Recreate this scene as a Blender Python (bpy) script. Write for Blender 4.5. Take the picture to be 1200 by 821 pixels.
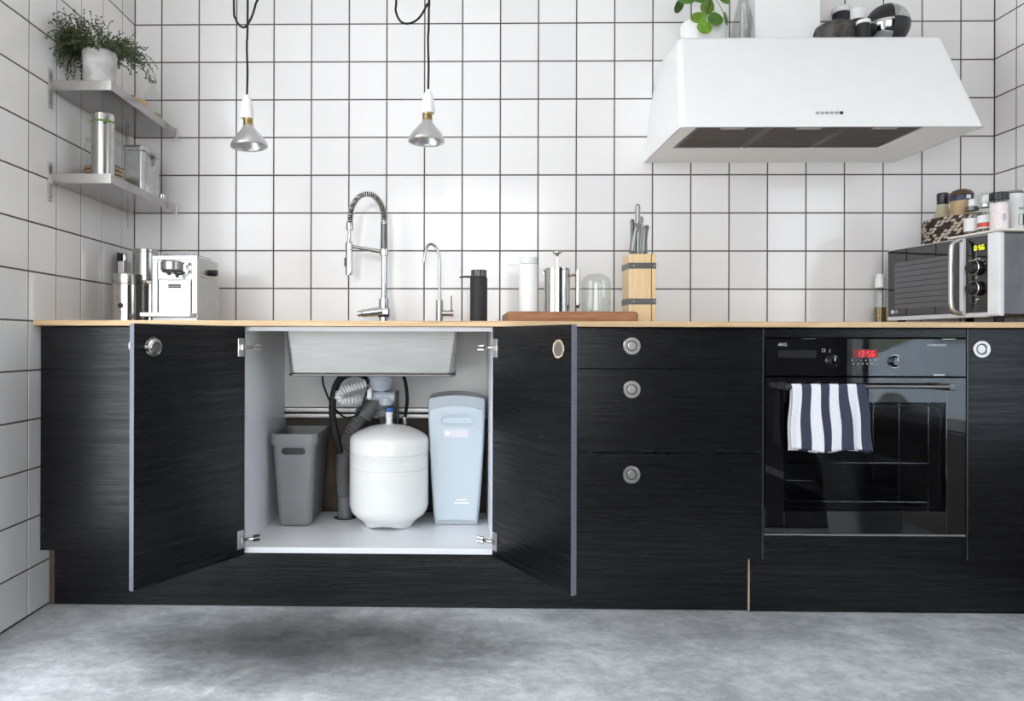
import bpy, bmesh, math, random
from mathutils import Vector, Matrix
R = math.radians
PI = math.pi
random.seed(7)
for o in list(bpy.data.objects):
    bpy.data.objects.remove(o)
SC = bpy.context.scene
COL = SC.collection

# ---------------------------------------------------------------- camera
cam = bpy.data.cameras.new('camera')
camo = bpy.data.objects.new('camera', cam)
COL.objects.link(camo)
SC.camera = camo
F, CX, CY = 845.32, 523.80, 399.89          # in pixels of the 1200 x 821 frame
cam.sensor_fit = 'HORIZONTAL'
cam.sensor_width = 36.0
cam.lens = F / 1200 * 36
cam.shift_x = (600 - CX) / 1200
cam.shift_y = (CY - 410.5) / 1200
cam.clip_start = 0.05
camo.matrix_world = (Matrix.Translation((1.19068, -2.85641, 0.834)) @ Matrix.Rotation(0.017292, 4, 'Z')
                     @ Matrix.Rotation(PI / 2 + 0.00046, 4, 'X') @ Matrix.Rotation(0.0028, 4, 'Z'))

# ---------------------------------------------------------------- sky, light, exposure
W = bpy.data.worlds.new('sky')
SC.world = W
W.use_nodes = True
bg = W.node_tree.nodes['Background']
bg.inputs[0].default_value = (0.86, 0.92, 1.0, 1)
bg.inputs[1].default_value = 6.0

def area(name, loc, aim, sx, sy, power, col):
    l = bpy.data.lights.new(name, 'AREA')
    l.shape = 'RECTANGLE'
    l.size, l.size_y = sx, sy
    l.energy = power
    l.color = col
    o = bpy.data.objects.new(name, l)
    COL.objects.link(o)
    o.location = loc
    d = Vector(aim)
    o.rotation_euler = d.to_track_quat('-Z', 'Y').to_euler()
    return o
area('daylight_left_window', (-0.085, -1.89, 1.3), (1, 0, 0), 1.62, 2.2, 25, (1.0, 0.965, 0.955))
area('daylight_rear_window', (1.05, -4.97, 1.35), (0, 1, 0), 2.3, 2.3, 50, (1.0, 0.935, 0.89))
pt = area('daylight_right_window', (3.30, -1.80, 1.35), (-1, 0, 0), 1.4, 1.8, 1, (1, 1, 1))
pt.data.cycles.is_portal = True
sl = bpy.data.lights.new('sun', 'SUN')
sl.energy = 20.0
sl.angle = R(0.6)
sl.color = (1.0, 0.96, 0.90)
so = bpy.data.objects.new('sun', sl)
COL.objects.link(so)
so.rotation_euler = Vector((.35, -.30, -.90)).to_track_quat('-Z', 'Y').to_euler()
SC.view_settings.view_transform = 'Standard'
SC.view_settings.look = 'None'
SC.view_settings.exposure = -0.55
SC.view_settings.gamma = 1.0
SC.view_settings.use_curve_mapping = False

# ---------------------------------------------------------------- materials
def nt(name):
    m = bpy.data.materials.new(name)
    m.use_nodes = True
    t = m.node_tree
    return m, t, t.nodes['Principled BSDF']

def link(t, a, b):
    t.links.new(a, b)

def coords(t, scale=(1, 1, 1), kind='Object', rot=(0, 0, 0)):
    tc = t.nodes.new('ShaderNodeTexCoord')
    mp = t.nodes.new('ShaderNodeMapping')
    mp.inputs['Scale'].default_value = scale
    mp.inputs['Rotation'].default_value = rot
    link(t, tc.outputs[kind], mp.inputs[0])
    return mp.outputs[0]

def noise(t, vec, scale, detail=4, rough=0.55, dist=0.0):
    n = t.nodes.new('ShaderNodeTexNoise')
    n.inputs['Scale'].default_value = scale
    n.inputs['Detail'].default_value = detail
    n.inputs['Roughness'].default_value = rough
    n.inputs['Distortion'].default_value = dist
    if vec is not None:
        link(t, vec, n.inputs['Vector'])
    return n.outputs['Fac']

def ramp(t, fac, stops):
    r = t.nodes.new('ShaderNodeValToRGB')
    e = r.color_ramp.elements
    while len(e) < len(stops):
        e.new(0.5)
    for k, (p, c) in enumerate(stops):
        e[k].position = p
        e[k].color = (c[0], c[1], c[2], 1)
    link(t, fac, r.inputs[0])
    return r.outputs[0]

def bump(t, h, b, strength=0.2, dist=0.002):
    n = t.nodes.new('ShaderNodeBump')
    n.inputs['Strength'].default_value = strength
    n.inputs['Distance'].default_value = dist
    link(t, h, n.inputs['Height'])
    link(t, n.outputs[0], b.inputs['Normal'])

MC = {}
def plain(name, col, rough=0.5, metal=0.0, spec=0.5, var=0.06, emit=0.0, coat=0.0, nscale=14, bumpy=0.0, trans=0.0):
    """a surface with a little procedural variation in tone"""
    if name in MC:
        return MC[name]
    m, t, b = nt(name)
    f = noise(t, coords(t), nscale, 3)
    lo = [c * (1 - var) for c in col]
    hi = [min(1, c * (1 + var)) for c in col]
    c = ramp(t, f, [(0.3, lo), (0.7, hi)])
    link(t, c, b.inputs['Base Color'])
    b.inputs['Roughness'].default_value = rough
    b.inputs['Metallic'].default_value = metal
    b.inputs['Specular IOR Level'].default_value = spec
    b.inputs['Coat Weight'].default_value = coat
    b.inputs['Coat Roughness'].default_value = 0.05
    b.inputs['Transmission Weight'].default_value = trans
    if emit:
        link(t, c, b.inputs['Emission Color'])
        b.inputs['Emission Strength'].default_value = emit
    if bumpy:
        bump(t, noise(t, coords(t), nscale * 6, 3), b, bumpy, 0.002)
    MC[name] = m
    return m

def brushed(name, col, rough=0.3, scale=(4, 4, 200), amt=0.25, rvar=0.12):
    m, t, b = nt(name)
    f = noise(t, coords(t, scale), 3, 4)
    link(t, ramp(t, f, [(0.25, [c * (1 - amt) for c in col]), (0.75, col)]), b.inputs['Base Color'])
    b.inputs['Metallic'].default_value = 1
    mr = t.nodes.new('ShaderNodeMapRange')
    mr.inputs['To Min'].default_value = rough - rvar
    mr.inputs['To Max'].default_value = rough + rvar
    link(t, f, mr.inputs['Value'])
    link(t, mr.outputs[0], b.inputs['Roughness'])
    return m

def tile_mat():
    m, t, b = nt('white_glazed_tile')
    oi = t.nodes.new('ShaderNodeObjectInfo')
    link(t, ramp(t, oi.outputs['Random'], [(0, (0.805, 0.79, 0.785)), (1, (0.855, 0.84, 0.83))]), b.inputs['Base Color'])
    b.inputs['Roughness'].default_value = 0.10
    add = t.nodes.new('ShaderNodeVectorMath')
    add.operation = 'ADD'
    mulv = t.nodes.new('ShaderNodeVectorMath')
    mulv.operation = 'SCALE'
    mulv.inputs[0].default_value = (31.0, 17.0, 53.0)
    link(t, oi.outputs['Random'], mulv.inputs['Scale'])
    link(t, coords(t), add.inputs[0])
    link(t, mulv.outputs[0], add.inputs[1])
    bump(t, noise(t, add.outputs[0], 7, 1), b, 0.10, 0.003)
    return m

def black_wood(name='black_grained_laminate', lift=1.0):
    m, t, b = nt(name)
    f = noise(t, coords(t, (0.9, 0.9, 24)), 2.4, 7, 0.68, 0.9)
    f2 = noise(t, coords(t, (3.5, 3.5, 170)), 2.2, 4, 0.6, 0.4)
    mx = t.nodes.new('ShaderNodeMath')
    mx.operation = 'MULTIPLY_ADD'
    mx.inputs[1].default_value = 0.62
    hl = t.nodes.new('ShaderNodeMath')
    hl.operation = 'MULTIPLY'
    hl.inputs[1].default_value = 0.38
    link(t, f2, hl.inputs[0])
    link(t, f, mx.inputs[0])
    link(t, hl.outputs[0], mx.inputs[2])
    g = mx.outputs[0]
    c0 = (0.0016 * lift, 0.0017 * lift, 0.0022 * lift)
    c1 = (0.0046 * lift, 0.0050 * lift, 0.0072 * lift)
    link(t, ramp(t, g, [(0.34, c0), (0.68, c1)]), b.inputs['Base Color'])
    link(t, ramp(t, g, [(0.34, (.26,) * 3), (0.50, (.38,) * 3), (0.66, (.52,) * 3)]), b.inputs['Specular IOR Level'])
    link(t, ramp(t, g, [(0.36, (.34,) * 3), (0.62, (.23,) * 3)]), b.inputs['Roughness'])
    bump(t, g, b, 0.28, 0.0014)
    return m

def ply():
    m, t, b = nt('birch_plywood')
    f = noise(t, coords(t, (1.2, 6, 60)), 5, 5, 0.6, 0.3)
    link(t, ramp(t, f, [(0.3, (0.40, 0.24, 0.11)), (0.5, (0.60, 0.41, 0.23)), (0.7, (0.70, 0.51, 0.31))]), b.inputs['Base Color'])
    b.inputs['Roughness'].default_value = 0.5
    return m

def timber(name, c0, c1, scale=(2, 30, 30), rough=0.5):
    m, t, b = nt(name)
    f = noise(t, coords(t, scale), 3, 5, 0.6, 0.5)
    link(t, ramp(t, f, [(0.3, c0), (0.7, c1)]), b.inputs['Base Color'])
    b.inputs['Roughness'].default_value = rough
    bump(t, f, b, 0.15, 0.001)
    return m

def concrete():
    m, t, b = nt('polished_concrete')
    v = coords(t)
    big = noise(t, v, 1.7, 5, 0.6, 0.6)
    mid = noise(t, coords(t, (1, 1.5, 1)), 9.5, 10, 0.78, 0.5)
    fine = noise(t, coords(t, (1, 1.3, 1)), 34, 8, 0.75)
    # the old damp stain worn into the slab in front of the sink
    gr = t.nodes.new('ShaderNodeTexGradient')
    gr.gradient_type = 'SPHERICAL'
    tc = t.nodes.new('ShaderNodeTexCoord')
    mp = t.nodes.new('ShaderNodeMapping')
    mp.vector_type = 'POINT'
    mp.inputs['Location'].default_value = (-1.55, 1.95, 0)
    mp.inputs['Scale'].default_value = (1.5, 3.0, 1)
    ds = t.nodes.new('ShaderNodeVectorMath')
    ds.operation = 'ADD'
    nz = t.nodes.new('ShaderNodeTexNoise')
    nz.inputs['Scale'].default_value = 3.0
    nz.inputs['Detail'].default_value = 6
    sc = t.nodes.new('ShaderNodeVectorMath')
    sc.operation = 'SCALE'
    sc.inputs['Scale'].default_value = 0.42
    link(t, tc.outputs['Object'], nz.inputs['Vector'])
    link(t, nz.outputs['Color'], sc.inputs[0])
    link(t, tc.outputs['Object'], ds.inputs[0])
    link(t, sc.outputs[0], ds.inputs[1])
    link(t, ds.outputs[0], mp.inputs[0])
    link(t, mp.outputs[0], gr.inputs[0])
    def mul(a, bv, add=0.0):
        n = t.nodes.new('ShaderNodeMath')
        n.operation = 'MULTIPLY_ADD'
        link(t, a, n.inputs[0])
        n.inputs[1].default_value = bv
        if isinstance(add, float):
            n.inputs[2].default_value = add
        else:
            link(t, add, n.inputs[2])
        return n.outputs[0]
    s = mul(big, 0.34)
    s = mul(mid, 0.44, s)
    s = mul(fine, 0.22, s)
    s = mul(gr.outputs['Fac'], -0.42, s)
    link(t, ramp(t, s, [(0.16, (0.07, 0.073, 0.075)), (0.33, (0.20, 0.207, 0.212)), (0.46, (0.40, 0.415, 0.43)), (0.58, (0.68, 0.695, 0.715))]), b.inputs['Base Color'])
    mr = t.nodes.new('ShaderNodeMapRange')
    mr.inputs['To Min'].default_value = 0.28
    mr.inputs['To Max'].default_value = 0.6
    link(t, mid, mr.inputs['Value'])
    link(t, mr.outputs[0], b.inputs['Roughness'])
    bump(t, fine, b, 0.12, 0.002)
    return m

def glass(name, tint=(0.96, 0.98, 0.98), amount=0.12, rough=0.02):
    """thin clear glass: see-through with fresnel reflections"""
    if name in MC:
        return MC[name]
    m = bpy.data.materials.new(name)
    m.use_nodes = True
    t = m.node_tree
    t.nodes.clear()
    out = t.nodes.new('ShaderNodeOutputMaterial')
    tr = t.nodes.new('ShaderNodeBsdfTransparent')
    gl = t.nodes.new('ShaderNodeBsdfGlossy')
    gl.inputs['Roughness'].default_value = rough
    lw = t.nodes.new('ShaderNodeLayerWeight')
    lw.inputs['Blend'].default_value = 0.5
    mx = t.nodes.new('ShaderNodeMixShader')
    link(t, ramp(t, noise(t, coords(t), 5, 2), [(0.2, [c * 0.985 for c in tint]), (0.8, tint)]), tr.inputs[0])
    pw = t.nodes.new('ShaderNodeMath')
    pw.operation = 'POWER'
    pw.inputs[1].default_value = 3.5
    ma = t.nodes.new('ShaderNodeMath')
    ma.operation = 'MULTIPLY_ADD'
    ma.inputs[1].default_value = amount * 2
    ma.inputs[2].default_value = 0.04
    link(t, lw.outputs['Facing'], pw.inputs[0])
    link(t, pw.outputs[0], ma.inputs[0])
    link(t, ma.outputs[0], mx.inputs[0])
    link(t, tr.outputs[0], mx.inputs[1])
    link(t, gl.outputs[0], mx.inputs[2])
    link(t, mx.outputs[0], out.inputs[0])
    MC[name] = m
    return m

M = dict(
    tile=tile_mat(), wood=black_wood(), ply=ply(), concrete=concrete(),
    grout=plain('dark_grout', (0.105, 0.095, 0.085), 0.9, var=0.2, nscale=30),
    plaster=plain('white_plaster', (0.78, 0.78, 0.78), 0.8, nscale=4),
    taupe=plain('taupe_plaster', (0.20, 0.19, 0.18), 0.85, nscale=4),
    charcoal=plain('charcoal_plaster', (0.035, 0.035, 0.037), 0.85, nscale=4),
    edgeband=plain('grey_edge_band', (0.13, 0.135, 0.165), 0.35),
    ceilingpaint=plain('warm_white_ceiling', (0.80, 0.765, 0.72), 0.85, nscale=3),
    added_rug=plain('charcoal_wool', (0.022, 0.022, 0.024), 0.95, var=0.3, nscale=90, bumpy=0.5),
    machinesteel=plain('machine_steel', (0.44, 0.435, 0.43), 0.30, 1.0, var=0.05),
    machinechrome=plain('machine_trim', (0.50, 0.50, 0.505), 0.22, 1.0, var=0.03),
    knifesteel=plain('knife_steel', (0.27, 0.265, 0.26), 0.28, 1.0, var=0.08),
    greige=plain('greige_plaster', (0.45, 0.445, 0.44), 0.85, nscale=4),
    winframe=plain('window_frame_paint', (0.7, 0.7, 0.7), 0.4),
    pane=glass('window_glass'),
    chrome=plain('chrome', (0.58, 0.59, 0.61), 0.07, 1.0, var=0.02),
    polished=plain('polished_steel', (0.54, 0.525, 0.50), 0.14, 1.0, var=0.03),
    steel=brushed('brushed_steel', (0.50, 0.48, 0.455), 0.26, (4, 4, 160), 0.08, 0.03),
    shelfsteel=brushed('shelf_steel', (0.36, 0.35, 0.345), 0.13, (160, 3, 3), 0.08, 0.03),
    sinksteel=brushed('sink_steel', (0.44, 0.435, 0.425), 0.48, (3, 60, 60), 0.25, 0.08),
    nickel=plain('satin_nickel', (0.58, 0.565, 0.545), 0.28, 1.0, var=0.04),
    darkmetal=plain('dark_metal', (0.16, 0.155, 0.15), 0.4, 1.0),
    white=plain('white_lacquer', (0.86, 0.86, 0.855), 0.22, var=0.01),
    melamine=plain('white_melamine', (0.83, 0.85, 0.885), 0.3, var=0.02),
    porcelain=plain('white_porcelain', (0.86, 0.86, 0.85), 0.2, var=0.02),
    whiteplastic=plain('white_plastic', (0.84, 0.85, 0.86), 0.35, var=0.02),
    blueplastic=plain('pale_blue_plastic', (0.53, 0.60, 0.66), 0.33, var=0.02),
    blueplastic2=plain('pale_blue_plastic_shell', (0.42, 0.47, 0.515), 0.35, var=0.02),
    greyplastic=plain('grey_plastic', (0.225, 0.228, 0.235), 0.45, var=0.03),
    palegreyplastic=plain('pale_grey_plastic', (0.62, 0.64, 0.66), 0.45, var=0.03),
    pipegrey=plain('grey_drain_plastic', (0.14, 0.142, 0.147), 0.5, var=0.05),
    hosewhite=plain('pale_hose_plastic', (0.62, 0.63, 0.64), 0.4, var=0.04),
    cupgrey=plain('milky_grey_plastic', (0.42, 0.45, 0.50), 0.3, var=0.05),
    rubber=plain('black_rubber', (0.012, 0.012, 0.013), 0.6, spec=0.3),
    black=plain('black_plastic', (0.014, 0.014, 0.016), 0.35),
    matteblack=plain('matte_black', (0.016, 0.017, 0.02), 0.6),
    gloss=plain('black_glass', (0.003, 0.003, 0.0035), 0.025, spec=0.95, var=0.1),
    brass=plain('aged_brass', (0.42, 0.32, 0.15), 0.35, 1.0, var=0.15, nscale=60),
    enamel=plain('oven_enamel', (0.10, 0.105, 0.11), 0.4, var=0.2),
    raw=plain('raw_brown_wall', (0.085, 0.065, 0.05), 0.9, var=0.3, nscale=9),
    backboard=plain('off_white_board', (0.80, 0.785, 0.755), 0.7, var=0.03),
    alu=plain('aluminium_rail', (0.42, 0.41, 0.40), 0.4, 1.0),
    bamboo=timber('pale_bamboo', (0.66, 0.47, 0.25), (0.80, 0.61, 0.36), (30, 30, 2)),
    teak=timber('oiled_teak', (0.22, 0.085, 0.035), (0.42, 0.19, 0.085), (3, 30, 40)),
    chip=timber('raw_chipboard', (0.45, 0.32, 0.2), (0.7, 0.55, 0.4), (80, 80, 80), 0.9),
    clearglass=glass('clear_glass', (0.965, 0.975, 0.97), 0.16),
    leaf=plain('thyme_leaf', (0.065, 0.10, 0.04), 0.6, var=0.45, nscale=60),
    pilea=plain('pilea_leaf', (0.13, 0.27, 0.02), 0.4, var=0.35, nscale=40),
    pileadark=plain('pilea_leaf_dark', (0.07, 0.17, 0.015), 0.4, var=0.3, nscale=40),
    twig=plain('brown_twig', (0.08, 0.05, 0.03), 0.8),
    stem=plain('green_stem', (0.16, 0.22, 0.07), 0.6),
    soil=plain('potting_soil', (0.03, 0.022, 0.016), 0.95, var=0.4, bumpy=0.6),
    limewash=plain('limewashed_clay', (0.62, 0.61, 0.595), 0.85, var=0.22, nscale=22, bumpy=0.25),
    granite=plain('dark_granite', (0.055, 0.052, 0.048), 0.55, var=0.9, nscale=28),
    green=plain('green_rubber', (0.10, 0.22, 0.03), 0.5),
    oil=plain('olive_oil', (0.26, 0.15, 0.02), 0.1, trans=0.3),
    gold=plain('golden_liquid', (0.62, 0.55, 0.36), 0.1, var=0.1, trans=0.3),
    spread=plain('tan_spread', (0.42, 0.28, 0.14), 0.35, var=0.15),
    toffee=plain('brown_lid', (0.09, 0.05, 0.018), 0.3),
    navy=plain('navy_band', (0.02, 0.022, 0.07), 0.4),
    red=plain('red_label', (0.62, 0.07, 0.05), 0.45),
    paper=plain('white_label', (0.80, 0.81, 0.80), 0.5),
    print=plain('black_print', (0.02, 0.02, 0.025), 0.5),
    pepper=plain('ground_spice', (0.16, 0.09, 0.06), 0.8, var=0.5, nscale=160),
    salt=plain('pink_salt', (0.78, 0.70, 0.68), 0.6, var=0.12, nscale=120),
    cream=plain('cream_board', (0.74, 0.71, 0.65), 0.5),
    galv=plain('galvanised_tin', (0.52, 0.52, 0.515), 0.33, 1.0, var=0.12, nscale=26),
    biscuit=plain('biscuit_brown', (0.45, 0.30, 0.17), 0.7, var=0.3, nscale=50),
    whiteprint=plain('white_print', (0.75, 0.75, 0.75), 0.5, var=0.01),
    led_red=plain('red_display', (0.9, 0.03, 0.035), 0.5, emit=0.9, var=0.02),
    led_back=plain('red_display_back', (0.16, 0.018, 0.025), 0.3, emit=0.25, var=0.05),
    led_yellow=plain('yellow_display', (0.85, 0.85, 0.02), 0.5, emit=1.2, var=0.02),
    led_white=plain('violet_led', (0.85, 0.75, 1.0), 0.5, emit=3.0, var=0.01),
    pinklabel=plain('pale_pink_label', (0.70, 0.68, 0.74), 0.4, var=0.03),
    weave_pale=plain('pale_rush', (0.50, 0.42, 0.33), 0.8, var=0.25, nscale=60),
    weave_dark=plain('dark_rush', (0.035, 0.025, 0.02), 0.8, var=0.3),
    carpaint=plain('grey_blue_car_paint', (0.42, 0.52, 0.64), 0.12, coat=0.8, var=0.02),
    asphalt=plain('asphalt', (0.10, 0.10, 0.105), 0.9, var=0.2),
    added_hedge=plain('hedge_green', (0.06, 0.085, 0.03), 0.8, var=0.5, nscale=8),
    reflector=plain('bulb_reflector', (0.62, 0.625, 0.635), 0.28, 0.85, var=0.04),
    grease=brushed('filter_mesh', (0.20, 0.185, 0.17), 0.45, (3, 60, 60), 0.45),
)

# ---------------------------------------------------------------- mesh helpers
def nb():
    return bmesh.new()

def box(bm, x0, x1, y0, y1, z0, z1, bev=0.0, seg=2):
    r = bmesh.ops.create_cube(bm, size=1)
    vs = r['verts']
    bmesh.ops.scale(bm, vec=(x1 - x0, y1 - y0, z1 - z0), verts=vs)
    bmesh.ops.translate(bm, vec=((x0 + x1) / 2, (y0 + y1) / 2, (z0 + z1) / 2), verts=vs)
    if bev:
        es = list({e for v in vs for e in v.link_edges})
        bmesh.ops.bevel(bm, geom=es, offset=bev, segments=seg, affect='EDGES', profile=0.5)
    return bm

def loft(bm, rings, cap0=True, cap1=True, close=True):
    prev = None
    first = last = None
    for ring in rings:
        vs = [bm.verts.new(p) for p in ring]
        n = len(vs)
        if prev:
            for i in range(n if close else n - 1):
                j = (i + 1) % n
                bm.faces.new((prev[i], prev[j], vs[j], vs[i]))
        else:
            first = vs
        prev = vs
        last = vs
    if cap0:
        bm.faces.new(list(reversed(first)))
    if cap1:
        bm.faces.new(last)
    return bm

def lathe(bm, prof, n=32, c=(0, 0, 0), axis='Z', cap0=True, cap1=True):
    rings = []
    for r, h in prof:
        ring = []
        for i in range(n):
            a = 2 * PI * i / n
            p = (r * math.cos(a), r * math.sin(a), h)
            if axis == 'Y':
                p = (p[0], p[2], -p[1])
            elif axis == 'X':
                p = (p[2], p[0], p[1])
            ring.append((p[0] + c[0], p[1] + c[1], p[2] + c[2]))
        rings.append(ring)
    return loft(bm, rings, cap0, cap1)

def spline(pts, n=8):
    P = [Vector(p) for p in pts]
    P = [P[0] * 2 - P[1]] + P + [P[-1] * 2 - P[-2]]
    out = []
    for i in range(1, len(P) - 2):
        for k in range(n):
            t = k / n
            a, b, c, d = P[i - 1], P[i], P[i + 1], P[i + 2]
            out.append(0.5 * ((2 * b) + (c - a) * t + (2 * a - 5 * b + 4 * c - d) * t * t + (3 * b - a - 3 * c + d) * t ** 3))
    out.append(P[-2])
    return out

def resample(pts, step):
    P = [Vector(p) for p in pts]
    cum = [0.0]
    for a, b in zip(P, P[1:]):
        cum.append(cum[-1] + (b - a).length)
    n = max(2, round(cum[-1] / step))
    out, k = [], 0
    for i in range(n + 1):
        d = cum[-1] * i / n
        while k < len(P) - 2 and cum[k + 1] < d:
            k += 1
        L = cum[k + 1] - cum[k]
        out.append(P[k].lerp(P[k + 1], min(1, (d - cum[k]) / L) if L > 1e-9 else 0))
    return out

def tube(bm, pts, r, n=10, caps=True):
    if isinstance(r, list) and len(r) < len(pts):
        r = r + [r[-1]] * (len(pts) - len(r))
    P = [Vector(p) for p in pts]
    t = (P[1] - P[0]).normalized()
    u = t.orthogonal().normalized()
    rings = []
    for i, p in enumerate(P):
        if i == 0:
            d = P[1] - P[0]
        elif i == len(P) - 1:
            d = P[-1] - P[-2]
        else:
            d = P[i + 1] - P[i - 1]
        d.normalize()
        u = (u - d * u.dot(d)).normalized()
        w = d.cross(u)
        rr = r[i] if isinstance(r, (list, tuple)) else r
        rings.append([p + (u * math.cos(2 * PI * k / n) + w * math.sin(2 * PI * k / n)) * rr for k in range(n)])
    return loft(bm, rings, caps, caps)

def corrugated(bm, pts, r, step=0.006, depth=0.12, n=16):
    q = resample(spline(pts, 12), step / 2)
    return tube(bm, q, [r if i % 2 else r * (1 - depth) for i in range(len(q))], n)

def rrect(w, d, r, z, n=5, cx=0, cy=0):
    out = []
    for sx, sy, a0 in ((1, 1, 0), (-1, 1, 90), (-1, -1, 180), (1, -1, 270)):
        for k in range(n + 1):
            a = R(a0 + 90 * k / n)
            out.append((cx + sx * (w / 2 - r) + r * math.cos(a), cy + sy * (d / 2 - r) + r * math.sin(a), z))
    return out

def prism(bm, poly, y0, y1, bev=0.0):
    """outline in x,z pushed from y0 to y1"""
    a = [bm.verts.new((x, y0, z)) for x, z in poly]
    b = [bm.verts.new((x, y1, z)) for x, z in poly]
    n = len(a)
    bm.faces.new(a)
    bm.faces.new(list(reversed(b)))
    for i in range(n):
        j = (i + 1) % n
        bm.faces.new((a[j], a[i], b[i], b[j]))
    if bev:
        bm.normal_update()
        es = [e for e in bm.edges if e.verts[0].co.y == e.verts[1].co.y == y0]
        bmesh.ops.bevel(bm, geom=es, offset=bev, segments=2, affect='EDGES', profile=0.5)
    return bm

def stadium(w, h, n=10, cx=0, cz=0):
    r = h / 2
    out = []
    for k in range(n + 1):
        a = R(-90 + 180 * k / n)
        out.append((cx + w / 2 - r + r * math.cos(a), cz + r * math.sin(a)))
    for k in range(n + 1):
        a = R(90 + 180 * k / n)
        out.append((cx - w / 2 + r + r * math.cos(a), cz + r * math.sin(a)))
    return out

def mesh_of(name, bm, smooth=35):
    bmesh.ops.recalc_face_normals(bm, faces=bm.faces)
    me = bpy.data.meshes.new(name)
    bm.to_mesh(me)
    bm.free()
    if smooth:
        me.polygons.foreach_set('use_smooth', [True] * len(me.polygons))
        me.set_sharp_from_angle(angle=R(smooth))
    return me

def P(name, bm, m, parent=None, label=None, smooth=35, kind=None, loc=None, rot=None):
    me = mesh_of(name, bm, smooth)
    me.materials.append(m)
    o = bpy.data.objects.new(name, me)
    COL.objects.link(o)
    if parent:
        o.parent = parent
    if label:
        o['label'] = label
    if kind:
        o['kind'] = kind
    if smooth and len(me.polygons) < 260:
        wn = o.modifiers.new('face_weighted_normals', 'WEIGHTED_NORMAL')
        wn.keep_sharp = True
    if loc:
        o.location = loc
    if rot:
        o.rotation_euler = rot
    return o

def T(name, label, cat, loc=(0, 0, 0), rz=0.0, group=None):
    o = bpy.data.objects.new(name, None)
    o.empty_display_size = 0.05
    COL.objects.link(o)
    o.location = loc
    o.rotation_euler = (0, 0, rz)
    o['label'] = label
    o['category'] = cat
    if group:
        o['group'] = group
    return o

def tag(o, label, cat, group=None):
    o['label'] = label
    o['category'] = cat
    if group:
        o['group'] = group
    return o

def S(name, bm, m, smooth=0):
    o = P(name, bm, m, smooth=smooth)
    o['kind'] = 'structure'
    return o

def copy_tree(o, parent=None):
    c = o.copy()
    COL.objects.link(c)
    c.parent = parent
    for ch in list(o.children):
        copy_tree(ch, c)
    return c

def text(name, s, size, m, parent, loc, rot=(PI / 2, 0, 0), ext=0.0003, sx=1.0):
    cu = bpy.data.curves.new(name, 'FONT')
    cu.body = s
    cu.size = size
    cu.extrude = ext
    cu.resolution_u = 3
    cu.align_x = 'CENTER'
    cu.align_y = 'CENTER'
    t = bpy.data.objects.new('lettering_source', cu)
    COL.objects.link(t)
    dg = bpy.context.evaluated_depsgraph_get()
    me = bpy.data.meshes.new_from_object(t.evaluated_get(dg))
    bpy.data.objects.remove(t)
    bpy.data.curves.remove(cu)
    me.materials.clear()
    me.materials.append(m)
    o = bpy.data.objects.new(name, me)
    COL.objects.link(o)
    o.parent = parent
    o.location = loc
    o.rotation_euler = rot
    o.scale = (sx, 1, 1)
    return o

SEG = {'0': 'abcdef', '1': 'bc', '2': 'abged', '3': 'abgcd', '4': 'fgbc', '5': 'afgcd', '6': 'afgedc', '8': 'abcdefg', '9': 'abcdfg'}
def digits(bm, s, x, z, h, y):
    w = h * 0.5
    q = h * 0.09
    for ch in s:
        if ch == ':':
            for dz in (0.3, 0.7):
                box(bm, x, x + q * 1.6, y - 0.0006, y, z + h * dz - q * .8, z + h * dz + q * .8)
            x += q * 4
            continue
        bars = dict(a=(0, w, h - q, h + q), g=(0, w, h / 2 - q, h / 2 + q), d=(0, w, -q, q), f=(-q, q, h / 2, h), b=(w - q, w + q, h / 2, h), e=(-q, q, 0, h / 2), c=(w - q, w + q, 0, h / 2))
        for k in SEG[ch]:
            a, b, c, d = bars[k]
            box(bm, x + a, x + b, y - 0.0006, y, z + c, z + d)
        x += w * 1.75
    return bm

# ---------------------------------------------------------------- the room
XL, XR, ZC, YB = -0.108, 3.280, 2.70, -5.0
LW = (-2.75, -1.03, 0.12, 2.45)     # left window opening: y0,y1,z0,z1
RW = (-2.52, -1.08, 0.45, 2.25)     # right window
BW = (-0.05, 2.15, 0.10, 2.50)      # rear window, x0,x1,z0,z1
floor = S('floor', box(nb(), XL - 0.25, XR + 0.25, YB - 0.25, 0.25, -0.2, 0), M['concrete'])
ceiling = S('ceiling', box(nb(), XL - 0.25, XR + 0.25, YB - 0.25, 0.25, ZC, ZC + 0.2), M['ceilingpaint'])
GD = 0.0016                          # depth of the joints
wall_back = S('wall_back', box(nb(), XL, XR, GD, 0.22, 0, ZC), M['grout'])

def side_wall(name, xi, xo, win, gx):
    y0, y1, z0, z1 = win
    b = nb()
    a, c = min(xi, xo), max(xi, xo)
    box(b, a, c, -1.005, 0.22, 0, ZC)
    o = S(name, b, M['grout'])
    b = nb()
    box(b, min(gx, xo), max(gx, xo), y1, -1.005, 0, ZC)
    box(b, min(gx, xo), max(gx, xo), y0, y1, 0, z0)
    box(b, min(gx, xo), max(gx, xo), y0, y1, z1, ZC)
    P('far_wall', box(nb(), min(gx, xo), max(gx, xo), YB, y0, 0, ZC), M['charcoal'] if gx > 1 else M['plaster'], o, smooth=0)
    return o, b
wall_left, b = side_wall('wall_left', XL - GD, XL - 0.2, LW, XL)
P('plastered_wall', b, M['plaster'], wall_left, smooth=0)
wall_right, b = side_wall('wall_right', XR + GD, XR + 0.2, RW, XR)
P('plastered_wall', b, M['taupe'], wall_right, smooth=0)
b = nb()
box(b, XL, BW[0], YB - 0.2, YB, 0, ZC)
box(b, BW[0], BW[1], YB - 0.2, YB, 0, BW[2])
box(b, BW[0], BW[1], YB - 0.2, YB, BW[3], ZC)
wall_rear = S('wall_rear', b, M['greige'])
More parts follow.
